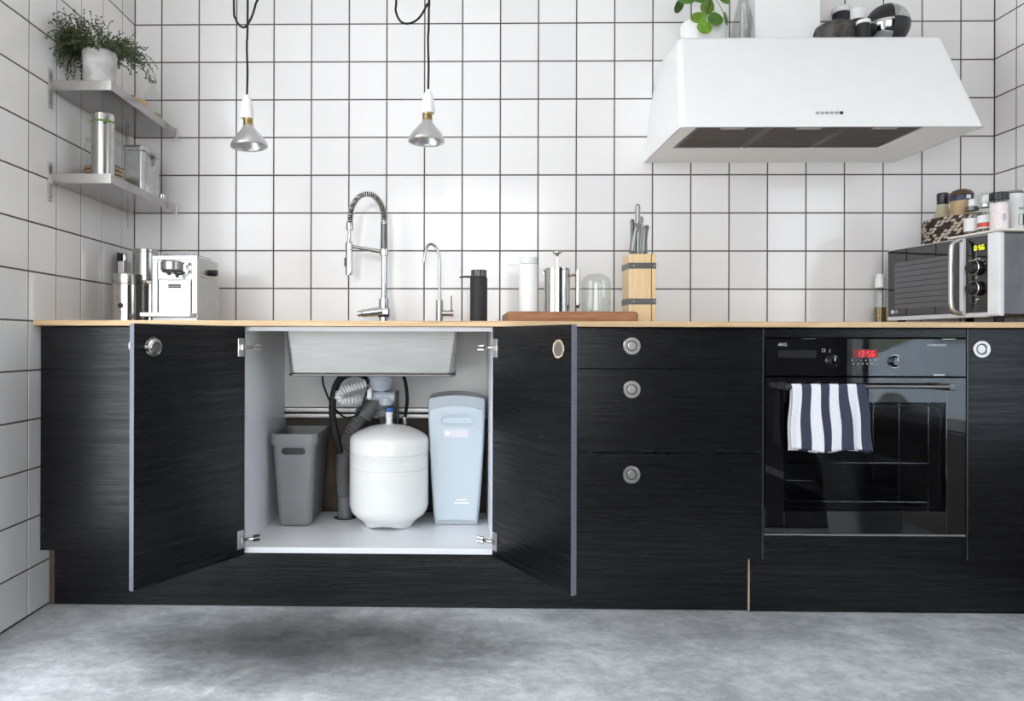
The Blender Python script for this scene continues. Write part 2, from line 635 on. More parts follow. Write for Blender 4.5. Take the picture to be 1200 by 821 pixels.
P('dark_wall_end', box(nb(), BW[1], XR, YB - 0.2, YB, 0, ZC), M['charcoal'], wall_rear, smooth=0)

def window(name, axis, pos, a0, a1, z0, z1, thick=0.06):
    def bb(b, p0, p1, q0, q1, r0, r1):
        if axis == 'X':
            box(b, q0, q1, p0, p1, r0, r1)
        else:
            box(b, p0, p1, q0, q1, r0, r1)
    f = 0.05
    b = nb()
    bb(b, a0, a0 + f, pos, pos + thick, z0, z1)
    bb(b, a1 - f, a1, pos, pos + thick, z0, z1)
    bb(b, a0 + f, a1 - f, pos, pos + thick, z0, z0 + f)
    bb(b, a0 + f, a1 - f, pos, pos + thick, z1 - f, z1)
    o = S(name, b, M['winframe'])
    b = nb()
    bb(b, a0 + f, a1 - f, pos + thick * .4, pos + thick * .55, z0 + f, z1 - f)
    P('glass_pane', b, M['pane'], o, smooth=0)
    return o
window('window_1', 'X', XL - 0.17, *LW)
window('window_2', 'X', XR + 0.08, *RW)
window('window_3', 'Y', YB - 0.15, *BW)

# tiles: one bevelled piece per tile, sharing mesh data between pieces of one size
J = 0.0052                           # joint width
TILE = {}
def tile_mesh(w, h):
    k = (round(w, 4), round(h, 4))
    if k not in TILE:
        b = nb()
        c = 0.0008
        x, z = w / 2, h / 2
        loft(b, [[(-x, 0.008, -z), (x, 0.008, -z), (x, 0.008, z), (-x, 0.008, z)],
                 [(-x, c, -z), (x, c, -z), (x, c, z), (-x, c, z)],
                 [(-x + c, 0, -z + c), (x - c, 0, -z + c), (x - c, 0, z - c), (-x + c, 0, z - c)]], False, True)
        me = mesh_of('tile', b, 0)
        me.materials.append(M['tile'])
        TILE[k] = me
    return TILE[k]
def tile(parent, w, h, loc, rz):
    o = bpy.data.objects.new('tile', tile_mesh(w - J, h - J))
    COL.objects.link(o)
    o.parent = parent
    o.location = loc
    o.rotation_euler = (R(random.uniform(-.12, .12)), 0, rz + R(random.uniform(-.12, .12)))
zs = [1.494 + 0.15 * k for k in range(-10, 9)]
xs = [XL] + [0.15 * k for k in range(0, 22)] + [XR]
for x0, x1 in zip(xs, xs[1:]):
    for z0, z1 in zip(zs, zs[1:]):
        if z0 > 0.88 and z0 < 2.65:
            tile(wall_back, x1 - x0, z1 - z0, ((x0 + x1) / 2, 0, (z0 + z1) / 2), 0)
yl = [0] + [-0.1048 - 0.15 * k for k in range(7)]
for y0, y1 in zip(yl, yl[1:]):
    for z0, z1 in zip(zs, zs[1:]):
        if z1 < 0 or (z0 < 0.80 and y1 > -0.6):
            continue
        z0 = max(z0, 0.004)
        tile(wall_left, y0 - y1, z1 - z0, (XL, (y0 + y1) / 2, (z0 + z1) / 2), PI / 2)
yr = [0] + [-0.1087 - 0.15 * k for k in range(7)]
for y0, y1 in zip(yr, yr[1:]):
    for z0, z1 in zip(zs, zs[1:]):
        if z0 > 0.88:
            tile(wall_right, y0 - y1, z1 - z0, (XR, (y0 + y1) / 2, (z0 + z1) / 2), -PI / 2)

# outside the side window
ground = S('ground', box(nb(), XR + 0.3, 16, -16, 2, -0.4, -0.3), M['asphalt'])
added_hedge = P('added_hedge', box(nb(), 9.5, 10.5, -15, 1, -0.3, 1.7, 0.2, 3), M['added_hedge'])  # unseen greenery added so the oven front has something to mirror
tag(added_hedge, 'long clipped green bushes added across the street for the oven to mirror', 'added_hedge')
car = T('car', 'grey-blue car parked outside the side window, seen mirrored in the oven front', 'car', (6.2, -4.2, -0.3), PI)
prof = [(-2.0, .35), (-2.05, .75), (-1.98, 1.05), (-1.6, 1.15), (-1.1, 1.52), (.05, 1.55), (.95, 1.12), (1.95, 1.0), (2.12, .82), (2.12, .4)]
b = nb()
loft(b, [[(x, y, z) for y, z in prof] for x in (-.8, .8)])
bmesh.ops.bevel(b, geom=list(b.edges), offset=.06, segments=2, affect='EDGES')
body = P('body', b, M['carpaint'], car)
b = nb()
loft(b, [[(x, y, z) for y, z in ((-1.4, 1.16), (-1.05, 1.44), (0, 1.47), (.7, 1.16))] for x in (-.815, .815)])
P('side_windows', b, M['gloss'], car)
for y in (-1.25, 1.3):
    for x in (-.72, .72):
        w = P('wheel', lathe(nb(), [(.18, -.1), (.33, -.1), (.33, .1), (.18, .1)], 24, (0, 0, 0), 'X'), M['rubber'], car, loc=(x, y, .33))
        P('wheel_rim', lathe(nb(), [(.05, -.09), (.2, -.105), (.2, .105), (.05, .09)], 16, (0, 0, 0), 'X'), M['nickel'], w)

added_rug = P('added_rug', box(nb(), .4, 3.15, -4.7, -1.72, .0005, .012, .004, 2), M['added_rug'])  # dark floor covering put in out of view to darken the mirrored floor
tag(added_rug, 'large dark charcoal carpet, added unseen to darken what oven and drawers mirror', 'added_rug')
# ---------------------------------------------------------------- base cabinets
YF = -0.645                          # plane of the door fronts
def ring_pull(parent, x, z, y=YF, name='ring_pull', out=-1):
    """round recessed finger pull: flat ring, cup wall and cup floor"""
    o = P(name, lathe(nb(), [(.0265, 0.001), (.0265, -.003), (.025, -.0042), (.0175, -.0042), (.0165, -.003), (.0165, 0.001)], 40, (x, y, z), 'Y', False, False), M['nickel'], parent)
    P('finger_cup', lathe(nb(), [(.0168, -.0008), (.0160, -.0026), (.0128, -.0026), (.0122, -.0007)], 32, (x, y, z), 'Y', False, True), M['darkmetal'], o)
    P('cup_floor', lathe(nb(), [(.0125, -.0009), (.0125, -.0013), (.011, -.0016)], 32, (x + .001, y, z), 'Y', False, True), M['nickel'], o)
    return o
def front(name, parent, x0, x1, z0, z1, y=YF, t=0.018):
    return P(name, box(nb(), x0, x1, y, y + t, z0, z1, 0.0012, 2), M['wood'], parent)

# left end unit
lc = T('base_cabinet', 'black wood-grain cabinet with one plain front between tiled left wall and open left door', 'cabinet', (0.2, -0.3, 0.0))
P('carcass', box(nb(), -.295, .314, -.325, .28, .19, .876), M['melamine'], lc)
d = P('door', box(nb(), -.3055, .312, YF + .3, YF + .318, .186, .877, .0012, 2), M['wood'], lc)
o = ring_pull(d, -.004, .819, YF + .3)

# sink cabinet with both doors open
X0, X1 = .527, 1.293
sk = T('sink_cabinet', 'black cabinet under the sink with both doors standing open and white inside', 'cabinet', (0.91, -0.3, 0.0))
cx, cy = .91, -.3
P('side_panel', box(nb(), X0 - .016 - cx, X0 - cx, YF + .022 - cy, -.10 - cy, .176, .878, .0008, 1), M['melamine'], sk)
P('side_panel', box(nb(), X1 - cx, X1 + .016 - cx, YF + .022 - cy, -.10 - cy, .176, .878, .0008, 1), M['melamine'], sk)
P('bottom_panel', box(nb(), X0 - cx, X1 - cx, YF + .022 - cy, -.15 - cy, .176, .194, .0008, 1), M['melamine'], sk)
P('front_rail', box(nb(), X0 - cx, X1 - cx, YF + .022 - cy, YF + .04 - cy, .866, .879, .0006, 1), M['melamine'], sk)
P('back_panel', box(nb(), X0 - cx, X1 - cx, -.125 - cy, -.115 - cy, .585, .878), M['backboard'], sk)
P('lower_back', box(nb(), X0 - cx, X1 - cx, -.100 - cy, -.092 - cy, .1775, .60), M['raw'], sk)
for z in (.574, .552):
    P('back_rail', box(nb(), X0 - cx, X1 - cx, -.135 - cy, -.116 - cy, z - .0085, z + .0085, .003, 2), M['alu'], sk)
def open_door(hx, rz, w, side, pull):
    """door part: local x runs from the hinge to the free edge, local +y is its inner face"""
    s = side
    b = nb()
    a0, a1 = (0, w) if s > 0 else (-w, 0)
    box(b, a0, a1, -.018, 0, .176, .88, .0012, 2)
    d = P('door', b, M['wood'], sk, loc=(hx - cx, YF + .004 - cy, 0), rot=(0, 0, rz))
    P('edge_band', box(nb(), *sorted((s * w, s * (w + .0008))), -.0176, -.0004, .1765, .8795), M['edgeband'], d, 'grey-blue edge band', smooth=0)  # strip along the free edge, lighter and bluer than the door
    for z in (.815, .226):
        h = P('hinge', box(nb(), *sorted((s * .004, s * .030)), .0003, .003, z - .028, z + .028, .001, 1), M['nickel'], d)
    for z in (.815, .226):
        b = nb()
        box(b, *sorted((s * .010, s * .022)), .003, .011, z - .010, z + .010, .002, 1)
        tube(b, [(s * .016, .010, z), (s * .004, .017, z), (-s * .012, .023, z)], .0055, 8)
        tube(b, [(-s * .012, .023, z + .006), (-s * .030, .034, z + .006)], .0045, 8)
        tube(b, [(-s * .012, .023, z - .006), (-s * .030, .034, z - .006)], .0045, 8)
        P('hinge_arm', b, M['polished'], d)
        P('hinge_cup', box(nb(), *sorted((s * .008, s * .017)), .003, .0042, z - .007, z + .007), M['black'], d)
    x = s * (w - .055)
    if pull == 'cup':
        b = nb()
        lathe(b, [(.0265, 0.0005), (.0265, .004), (.0215, .004), (.0215, .012), (.0165, .013), (.0165, .0175), (.0145, .018)], 40, (x, 0, .818), 'Y', False, True)
        P('pull_cup', b, M['polished'], d)
        P('pull_cup_base', lathe(nb(), [(.0140, .0182), (.0130, .0190)], 32, (x, 0, .818), 'Y'), M['darkmetal'], d)
    else:
        b = nb()
        rg = random.Random(3)
        rr = [.0245 + rg.uniform(-.0016, .0016) for _ in range(36)]
        loft(b, [[(x + q * k * math.cos(2 * PI * i / 36), y, .816 + q * k * math.sin(2 * PI * i / 36)) for i, q in enumerate(rr)] for k, y in ((1, .0003), (1, .0012), (.82, .0008), (.80, .0004))], False, False)
        P('bored_hole_rim', b, M['chip'], d, 'ragged raw chipboard rim of bored hole')
        P('pull_cup', lathe(nb(), [(.0205, .0003), (.0205, .0008)], 32, (x, 0, .816), 'Y'), M['galv'], d)
    ring_pull(d, x, .818, -.018)
    return d
open_door(.529, R(-119.5), .388, 1, 'cup')
open_door(1.2925, R(118.8), .390, -1, 'hole')

# drawer unit
dx = 1.712
du = T('drawer_unit', 'black wood-grain unit of three stacked drawers with round pulls, left of oven', 'cabinet', (dx, -0.3, 0.0))
P('carcass', box(nb(), 1.312 - dx, 2.110 - dx, -.325, .28, .176, .878), M['matteblack'], du)
for z0, z1, zp in ((.7545, .8775, .823), (.4975, .7515, .690), (.1745, .4945, .430)):
    w = front('drawer', du, 1.3135 - dx, 2.1125 - dx, z0, z1, YF + .3)
    ring_pull(w, 1.7165 - dx, zp, YF + .3)

# oven housing, right unit, plinths
ox = 2.42
oh = T('oven_housing', 'black wood-grain strips above and below the built-in oven', 'cabinet', (ox, -0.3, 0.0))
front('top_strip', oh, 2.1185 - ox, 2.7255 - ox, .850, .8775, YF + .3)
front('bottom_strip', oh, 2.1185 - ox, 2.7255 - ox, .1815, .2470, YF + .3)
P('side_panel', box(nb(), 2.1135 - ox, 2.1165 - ox, YF + .299, .28, .176, .878), M['darkmetal'], oh)
P('side_panel', box(nb(), 2.7275 - ox, 2.7305 - ox, YF + .299, .28, .176, .878), M['darkmetal'], oh)
P('shelf', box(nb(), 2.1185 - ox, 2.7255 - ox, -.32, .28, .1790, .1810), M['melamine'], oh)
rc = T('base_cabinet', 'black wood-grain cabinet with one tall door right of the oven', 'cabinet', (3.0, -0.3, 0.0))
P('carcass', box(nb(), -.265, .278, -.325, .28, .176, .878), M['matteblack'], rc)
d = P('door', box(nb(), -.2675, .277, YF + .3, YF + .318, .174, .8775, .0012, 2), M['wood'], rc)
ring_pull(d, 2.770 - 3.0, .816, YF + .3)
tag(P('plinth_board', box(nb(), -.088, 2.0885, -.597, -.580, .002, .172, .001, 1), M['wood']), 'long black kick board under the sink cabinet and drawers', 'plinth')
pb = P('plinth_board', box(nb(), 2.0925, 3.279, -.604, -.587, .002, .172, .001, 1), M['wood'])
tag(pb, 'shorter black kick board with raw edge under the oven', 'plinth')
P('raw_edge', box(nb(), 2.0893, 2.0922, -.6035, -.5885, .002, .172), M['chip'], pb, 'unpainted raw chipboard end')
fl = P('wall_filler', box(nb(), XL + .001, -.0895, -.592, -.575, .0, .183), M['raw'])
tag(fl, 'rough unpainted filler strip between left wall tiles and kick board', 'filler')

# worktop with a cut-out for the sink
b = nb()
CT = .897
WX0, WX1, WY = XL + .0015, XR - .002, -.683
SX0, SX1, SY0, SY1 = .645, 1.160, -.50, -.17
outer = [(WX0, WY), (WX1, WY), (WX1, -.0025), (WX0, -.0025)]
inner = [(SX0, SY0), (SX1, SY0), (SX1, SY1), (SX0, SY1)]
for z in (.8805, CT):
    vo = [b.verts.new((x, y, z)) for x, y in outer]
    vi = [b.verts.new((x, y, z)) for x, y in inner]
    for i in range(4):
        b.faces.new((vo[i], vo[(i + 1) % 4], vi[(i + 1) % 4], vi[i]))
    if z < .89:
        lo, li = vo, vi
for i in range(4):
    j = (i + 1) % 4
    b.faces.new((lo[i], lo[j], vo[j], vo[i]))
    b.faces.new((li[i], li[j], vi[j], vi[i]))
wt = P('worktop', b, M['ply'], smooth=0)
tag(wt, 'long thin pale plywood worktop running wall to wall over black cabinets', 'worktop')
for z in (.8855, .8905):
    P('veneer_line', box(nb(), WX0, WX1, WY - .0004, WY + .001, z - .0006, z + .0006), M['bamboo'], wt)

# ---------------------------------------------------------------- sink and plumbing
si = T('sink', 'brushed steel sink basin hanging under worktop inside the open cabinet', 'sink', (.902, -.335, .722))
def quad_ring(w, d, z, r=.012):
    return rrect(w, d, r, z, 4)
b = nb()
loft(b, [quad_ring(.580, .330, .1745, .01), quad_ring(.567, .320, .147), quad_ring(.545, .305, .012, .02), quad_ring(.530, .29, 0, .02)], False, True)
P('basin', b, M['sinksteel'], si)
b = nb()
loft(b, [quad_ring(.505, .318, .1754, .02), quad_ring(.50, .305, .147, .02), quad_ring(.48, .285, .016, .03), quad_ring(.44, .25, .008, .03)], False, True)
P('basin_inside', b, M['sinksteel'], si)
b = nb()
loft(b, [quad_ring(.548, .310, .006, .02), quad_ring(.552, .314, .004, .02), quad_ring(.552, .314, -.001, .02), quad_ring(.535, .295, -.003, .02)], True, True)
P('basin_foot', b, M['darkmetal'], si)

tr = T('drain_trap', 'milky grey bottle trap with pale ribbed hose under the sink basin', 'drain trap', (.93, -.33, .60))
def tp(x, y, z): return (x - .93, y + .33, z - .60)
P('cup', lathe(nb(), [(.05, .117), (.052, .112), (.045, .105), (.041, .095), (.037, .075), (.028, .062), (.012, .058)], 28, tp(.915, -.33, .60)), M['cupgrey'], tr)
b = nb()
tube(b, [tp(.885, -.335, .645), tp(.945, -.345, .643), tp(.965, -.345, .643)], .016, 14)
lathe(b, [(.02, -.02), (.026, -.01), (.026, .008), (.018, .012)], 20, tp(.935, -.338, .632))
P('outlet_pipe', b, M['cupgrey'], tr)
P('nut', lathe(nb(), [(.018, -.008), (.022, -.007), (.022, .007), (.018, .008)], 12, tp(.880, -.352, .653), 'X'), M['whiteplastic'], tr)
b = nb()
corrugated(b, [tp(.865, -.35, .690), tp(.84, -.36, .681), tp(.80, -.365, .668), tp(.775, -.37, .650), tp(.785, -.36, .630), tp(.82, -.34, .630), tp(.835, -.31, .634)], .0165, .0105, .25)
P('ribbed_hose', b, M['hosewhite'], tr)
dp = T('drain_pipe', 'thick dark grey ribbed drain pipe curving down behind the white tank', 'pipe', (.82, -.24, .194))
def dq(x, y, z): return (x - .82, y + .24, z - .194)
b = nb()
tube(b, spline([dq(.915, -.22, .640), dq(.875, -.225, .605), dq(.845, -.23, .570)], 6), .030, 18)
tube(b, spline([dq(.905, -.22, .640), dq(.915, -.22, .60), dq(.925, -.185, .54), dq(.925, -.165, .46), dq(.925, -.163, .30)], 6), [.034] * 9 + [.028] * 10 + [.027] * 20, 18)
tube(b, [dq(.918, -.22, .585), dq(.921, -.22, .565)], .039, 18)
tube(b, [dq(.852, -.229, .58), dq(.838, -.231, .562)], .0345, 18)
P('branch_fitting', b, M['pipegrey'], dp)
b = nb()
corrugated(b, [dq(.846, -.23, .572), dq(.805, -.235, .520), dq(.775, -.24, .440), dq(.768, -.24, .350), dq(.775, -.24, .265)], .0255, .0075, .12, 18)
P('ribbed_pipe', b, M['pipegrey'], dp)
P('socket', lathe(nb(), [(.024, 0.001), (.026, .01), (.026, .07), (.028, .078)], 20, dq(.777, -.24, .196)), M['pipegrey'], dp)
b = nb()
rg = random.Random(5)
n = 40
loft(b, [[dq(.777 + (k + (rg.uniform(-.006, .006) if k > .03 else 0)) * math.cos(2 * PI * i / n), -.24 + k * math.sin(2 * PI * i / n), .1945 + h) for i in range(n)] for k, h in ((.027, .0004), (.041, .0004))], False, False)
P('cut_hole_edge', b, M['rubber'], dp, 'ragged black edge of hole cut in cabinet floor')
h = P('black_hose', tube(nb(), spline([(.865, -.35, .690), (.86, -.335, .712), (.83, -.33, .722), (.79, -.335, .715), (.762, -.34, .685), (.748, -.335, .63), (.746, -.33, .57), (.757, -.32, .50), (.768, -.30, .44)], 8), .0125, 14), M['rubber'])
tag(h, 'thick black hose looping up to the drain left of the trap', 'hose')
h = P('thin_cable', tube(nb(), spline([(.705, -.30, .719), (.708, -.30, .68), (.735, -.30, .615), (.775, -.31, .572), (.81, -.33, .568), (.845, -.37, .59), (.865, -.375, .64), (.875, -.36, .675)], 8), .0036, 8), M['rubber'])
tag(h, 'thin black cable sagging in a loop in front of the drain hose', 'cable')
h = P('supply_hose', tube(nb(), spline([(.985, -.24, .720), (.997, -.25, .68), (1.003, -.26, .62), (.997, -.28, .562)], 8), .0062, 10), M['rubber'])
tag(h, 'thin dark supply hose hanging from the sink to right of the blue valve', 'hose')
P('end_fitting', lathe(nb(), [(.007, -.015), (.009, -.012), (.009, .012), (.006, .016)], 14, (.996, -.283, .553)), M['polished'], h)
h = P('supply_hose', tube(nb(), spline([(.966, -.24, .655), (.965, -.23, .60), (.965, -.22, .52)], 6), .0058, 10), M['darkmetal'])
tag(h, 'short straight dark hose dropping behind tank just left of its blue valve', 'hose')

tk = T('water_tank', 'round glossy white pressure tank with blue valve on the cabinet floor', 'tank', (.946, -.335, .194))
b = nb()
RT = .1375
prof = [(.060, .010), (.086, .0145), (.104, .027), (.122, .041), (.132, .055), (RT, .075), (RT, .200), (RT - .0025, .202), (RT - .0025, .2045), (RT, .2065), (RT, .248), (RT + .001, .250), (RT - .0035, .2525), (RT - .0035, .255), (RT, .2575), (RT, .298), (RT - .003, .307), (.128, .316), (.105, .329), (.075, .341), (.045, .348), (.018, .3515), (.014, .353)]
lathe(b, prof, 64, cap0=True)
P('body', b, M['porcelain'], tk)
b = nb()
n = 72
def zf(a): return .0008 + .011 * (0.5 - 0.5 * math.cos(3 * a + PI * .55)) ** 1.3
loft(b, [[(r * math.cos(2 * PI * i / n), r * math.sin(2 * PI * i / n), z0 if z0 else zf(2 * PI * i / n)) for i in range(n)] for r, z0 in ((.104, .027), (.094, .019), (.082, 0), (.079, 0))], False, False)
P('foot_ring', b, M['porcelain'], tk)
P('valve_body', lathe(nb(), [(.011, .352), (.012, .356), (.010, .362), (.012, .372), (.0115, .386), (.013, .390), (.013, .394)], 20), M['whiteplastic'], tk)
P('valve_cap', lathe(nb(), [(.0125, .394), (.0135, .396), (.0135, .406), (.011, .409), (.007, .410)], 16), M.get('blue') or plain('blue_valve', (.02, .12, .42), .35), tk, 'blue valve cap')

fu = T('water_filter_unit', 'pale blue upright water filter with lit dot, at right in open cabinet', 'water filter', (1.1815, -.335, .194))
b = nb()
half = [(.070, .0), (.076, .008), (.081, .05), (.089, .16), (.0955, .28), (.0990, .37), (.0995, .425), (.0985, .436), (.095, .4425), (.086, .4455), (.06, .4505), (.03, .4540)]
prism(b, [(-x, z) for x, z in half] + [(0, .4552)] + [(x, z) for x, z in reversed(half)], 0, .325, .007)
P('shell', b, M['blueplastic2'], fu)
pl_ = [(-.0665, .018), (-.040, .020), (0, .0215), (.040, .020), (.0665, .018), (.070, .03), (.0885, .25), (.0915, .36), (.0915, .401), (.06, .4115), (.03, .4165), (0, .418), (-.03, .4165), (-.06, .4115), (-.0915, .401), (-.0915, .36), (-.0885, .25), (-.070, .03)]
fp = P('front_panel', prism(nb(), pl_, -.0085, -.0003, .005), M['blueplastic'], fu)
P('foot_plate', box(nb(), -.068, .068, .004, .03, .0005, .02, .003, 1), plain('slate_plastic', (.22, .25, .28), .5), fu)
b = nb()
a, c = stadium(.136, .050, 10, 0, .368), stadium(.129, .043, 10, 0, .368)
loft(b, [[(x, -.0084, z) for x, z in a], [(x, -.0108, z) for x, z in a], [(x, -.0108, z) for x, z in c], [(x, -.0084, z) for x, z in c]], False, False)
P('handle_rim', b, M['blueplastic'], fp)
b = nb()
q1, q2, q3 = stadium(.116, .034, 10, 0, .367), stadium(.108, .027, 10, 0, .367), stadium(.100, .019, 10, 0, .366)
loft(b, [[(x, -.0084, z) for x, z in q1], [(x, -.0145, z) for x, z in q1], [(x, -.0145, z) for x, z in q2], [(x, -.0088, z) for x, z in q3]], False, True)
P('handle_grip', b, M['blueplastic'], fp)
P('indicator_label', box(nb(), -.045, .040, -.0092, -.0084, .308, .335), M['pinklabel'], fp)
P('indicator_light', lathe(nb(), [(.0048, -.0091), (.0048, -.0098), (.003, -.0104)], 20, (-.0315, 0, .3215), 'Y'), M['led_white'], fp)
for w, z, h in ((.036, .088, .005), (.050, .077, .0045)):
    P('embossed_mark', box(nb(), .018 - w / 2, .018 + w / 2, -.0092, -.0084, z, z + h), M['whiteplastic'], fp)

def bin_(name, label, loc, w, d, h, m, rz=0, grp=None):
    t = T(name, label, 'bin', loc, rz)
    b = nb()
    wb, db = w * .70, d * .80
    o0 = d * .03
    rings = [rrect(wb - .03, db - .03, .018, 0.0, 5), rrect(wb - .008, db - .008, .022, .004, 5), rrect(wb, db, .024, .014, 5), rrect(w * .90, d * .94, .024, h * .885, 5)]
    rings += [rrect(w * .915, d * .945, .02, h * .965, 5), rrect(w * .90, d * .93, .02, h * .965, 5), rrect(wb - .02, db - .02, .02, .012, 5)]
    loft(b, rings)
    P('body', b, m, t)
    b = nb()
    loft(b, [rrect(w * .905, d * .945, .024, h * .886, 5), rrect(w * .985, d * .99, .026, h * .884, 5), rrect(w, d, .028, h * .985, 5), rrect(w * .985, d * .985, .026, h, 5), rrect(w * .91, d * .94, .02, h * .995, 5), rrect(w * .90, d * .93, .02, h * .955, 5)], False, False)
    P('rim', b, m, t)
    # hand hole: dark slot with its lip, at the top of the front
    y = -d * .94 / 2 + .0002
    slope = (d * .94 - db) / 2 / (h * .885)
    zc = h * .815
    sl = stadium(w * .50, h * .075, 8, 0, 0)
    b = nb()
    loft(b, [[(x, y + (h * .9 - zc - z) * slope - e, zc + z) for x, z in sl] for e in (-.004, .0012)])
    P('hand_hole', b, M['black'], t, 'black hand hole')
    return t
bin_('waste_bin', 'open grey plastic waste bin with hand hole, at left inside open cabinet', (.622, -.265, .1945), .166, .27, .322, M['greyplastic'])
bin_('waste_bin', 'pale grey waste bin standing in the room, seen mirrored in oven door', (2.84, -1.42, 0.001), .24, .30, .36, M['palegreyplastic'], PI)
# ---------------------------------------------------------------- oven (local: x across, y=0 at glass face, z from its base)
def oven_glass():
    m = bpy.data.materials.new('smoked_oven_glass')
    m.use_nodes = True
    t = m.node_tree
    t.nodes.clear()
    out = t.nodes.new('ShaderNodeOutputMaterial')
    tr_ = t.nodes.new('ShaderNodeBsdfTransparent')
    gl = t.nodes.new('ShaderNodeBsdfGlossy')
    gl.inputs['Roughness'].default_value = 0.02
    lw = t.nodes.new('ShaderNodeLayerWeight')
    lw.inputs['Blend'].default_value = 0.21
    link(t, ramp(t, noise(t, coords(t), 6, 2), [(0.2, (.50, .51, .53)), (0.8, (.56, .57, .59))]), tr_.inputs[0])
    mx = t.nodes.new('ShaderNodeMixShader')
    link(t, lw.outputs['Fresnel'], mx.inputs[0])
    link(t, tr_.outputs[0], mx.inputs[1])
    link(t, gl.outputs[0], mx.inputs[2])
    link(t, mx.outputs[0], out.inputs[0])
    return m
OVG = oven_glass()
ov = T('oven', 'black built-in oven with red clock display and a striped towel on its rail', 'oven', (2.420, -.650, .249))
hw = .3015
# chamber as an open box
b = nb()
x, z0, z1, y0, y1 = .235, .05, .43, .020, .42
v = [b.verts.new(p) for p in ((-x, y0, z0), (x, y0, z0), (x, y0, z1), (-x, y0, z1), (-x, y1, z0), (x, y1, z0), (x, y1, z1), (-x, y1, z1))]
for f in ((0, 1, 5, 4), (3, 2, 6, 7), (0, 3, 7, 4), (1, 2, 6, 5), (4, 5, 6, 7)):
    b.faces.new([v[i] for i in f])
P('chamber', b, M['enamel'], ov, smooth=0)
P('housing', box(nb(), -.292, .292, .43, .55, .03, .57), M['matteblack'], ov)
# door: frame around the see-through window
wx, wz0, wz1 = .243, .075, .405
b = nb()
box(b, -hw, -wx, 0, .018, .007, .480, .001, 1)
box(b, wx, hw, 0, .018, .007, .480, .001, 1)
box(b, -wx, wx, 0, .018, .007, wz0, .0008, 1)
box(b, -wx, wx, 0, .018, wz1, .480, .0008, 1)
dr = P('door', b, M['gloss'], ov)
P('door_glass', box(nb(), -wx, wx, .0006, .004, wz0, wz1), OVG, dr, smooth=0)
b = nb()
a, c = rrect(.468, .316, .03, 0, 6), rrect(.458, .306, .027, 0, 6)
loft(b, [[(p[0], .0135, .24 + p[1]) for p in a], [(p[0], .0125, .24 + p[1]) for p in a], [(p[0], .0125, .24 + p[1]) for p in c], [(p[0], .0135, .24 + p[1]) for p in c]], False, False)
P('inner_seal', b, M['darkmetal'], dr)
P('bottom_trim', box(nb(), -hw, hw, -.002, .016, .001, .0055, .0008, 1), M['nickel'], ov)
pn = P('control_panel', box(nb(), -hw, hw, 0, .03, .4845, .598, .001, 1), M['gloss'], ov)
# rail with its two brackets
rl = P('handle', tube(nb(), [(-.262, -.048, .4555), (.230, -.048, .4555)], .0062, 14), M['darkmetal'], ov)
for x in (-.2555, .2245):
    P('handle_bracket', box(nb(), x - .009, x + .009, -.054, .001, .444, .464, .003, 2), M['black'] if x < 0 else M['darkmetal'], rl)
# shelf wires and side ladders in the chamber
for z in (.095, .215):
    b = nb()
    for y in (.04, .38):
        tube(b, [(-.222, y, z), (.222, y, z)], .0028, 8)
    for x in (-.222, .222):
        tube(b, [(x, .04, z), (x, .38, z)], .0026, 8)
    for i in range(13):
        x = -.195 + .0325 * i
        tube(b, [(x, .04, z), (x, .38, z)], .0014, 6)
    P('wire_shelf', b, M['polished'], ov)
for s in (-1, 1):
    b = nb()
    for y in (.06, .21, .36):
        tube(b, [(s * .228, y, .065), (s * .228, y, .415)], .0026, 8)
    for i in range(6):
        tube(b, [(s * .226, .06, .095 + .06 * i), (s * .226, .36, .095 + .06 * i)], .0024, 8)
    P('side_rack', b, M['polished'], ov)
b = nb()
for i in range(14):
    lathe(b, [(.0035, 0), (.002, -.003)], 8, (.150, .41, .14 + .019 * i), 'Y')
P('back_wall_vents', b, M['nickel'], ov)
# writing and controls
text('lettering', 'AEG', .0125, M['whiteprint'], pn, (-.249, -.0006, .579), sx=1.15)
text('lettering', 'COMPETENCE', .0082, M['whiteprint'], pn, (.214, -.0006, .5785), sx=1.1)
P('dark_window', box(nb(), -.262, -.148, -.0006, .0005, .540, .562), plain('panel_grey', (.018, .019, .022), .2), pn)
ds_ = P('clock_display', box(nb(), -.038, .036, -.0008, .0005, .5400, .5655), M['led_back'], pn)
P('clock_digits', digits(nb(), '13:56', -.027, .5445, .0155, -.0009), M['led_red'], ds_)
P('clock_digits', None or digits(nb(), '13:56', -.027, .5445, .0155, -.0009), M['led_red'], ds_) if False else None
for i in range(6):
    x = -.036 + .0138 * i
    P('touch_key', lathe(nb(), [(.0022, 0), (.0026, -.0012), (.0012, -.0022)], 12, (x, 0, .5215), 'Y'), M['nickel'], pn)
for i, s in enumerate(('A', '-', '-', '8', '-', '+')):
    text('key_symbol', s, .007, M['whiteprint'], pn, (-.040 + .0138 * i, -.0005, .5322))
b = nb()
for a_, c_, d_, e_ in ((-.130, -.121, .5575, .5583), (-.130, -.121, .5658, .5666), (-.130, -.1292, .5575, .5666), (-.1218, -.121, .5575, .5666)):
    box(b, a_, c_, -.0005, .0003, d_, e_)
P('square_symbol', b, M['whiteprint'], pn)
b = nb()
box(b, -.1085, -.1065, -.0005, .0003, .5565, .5595)
box(b, -.1070, -.1050, -.0005, .0003, .5625, .5650)
P('thermometer_symbol', b, M['whiteprint'], pn)
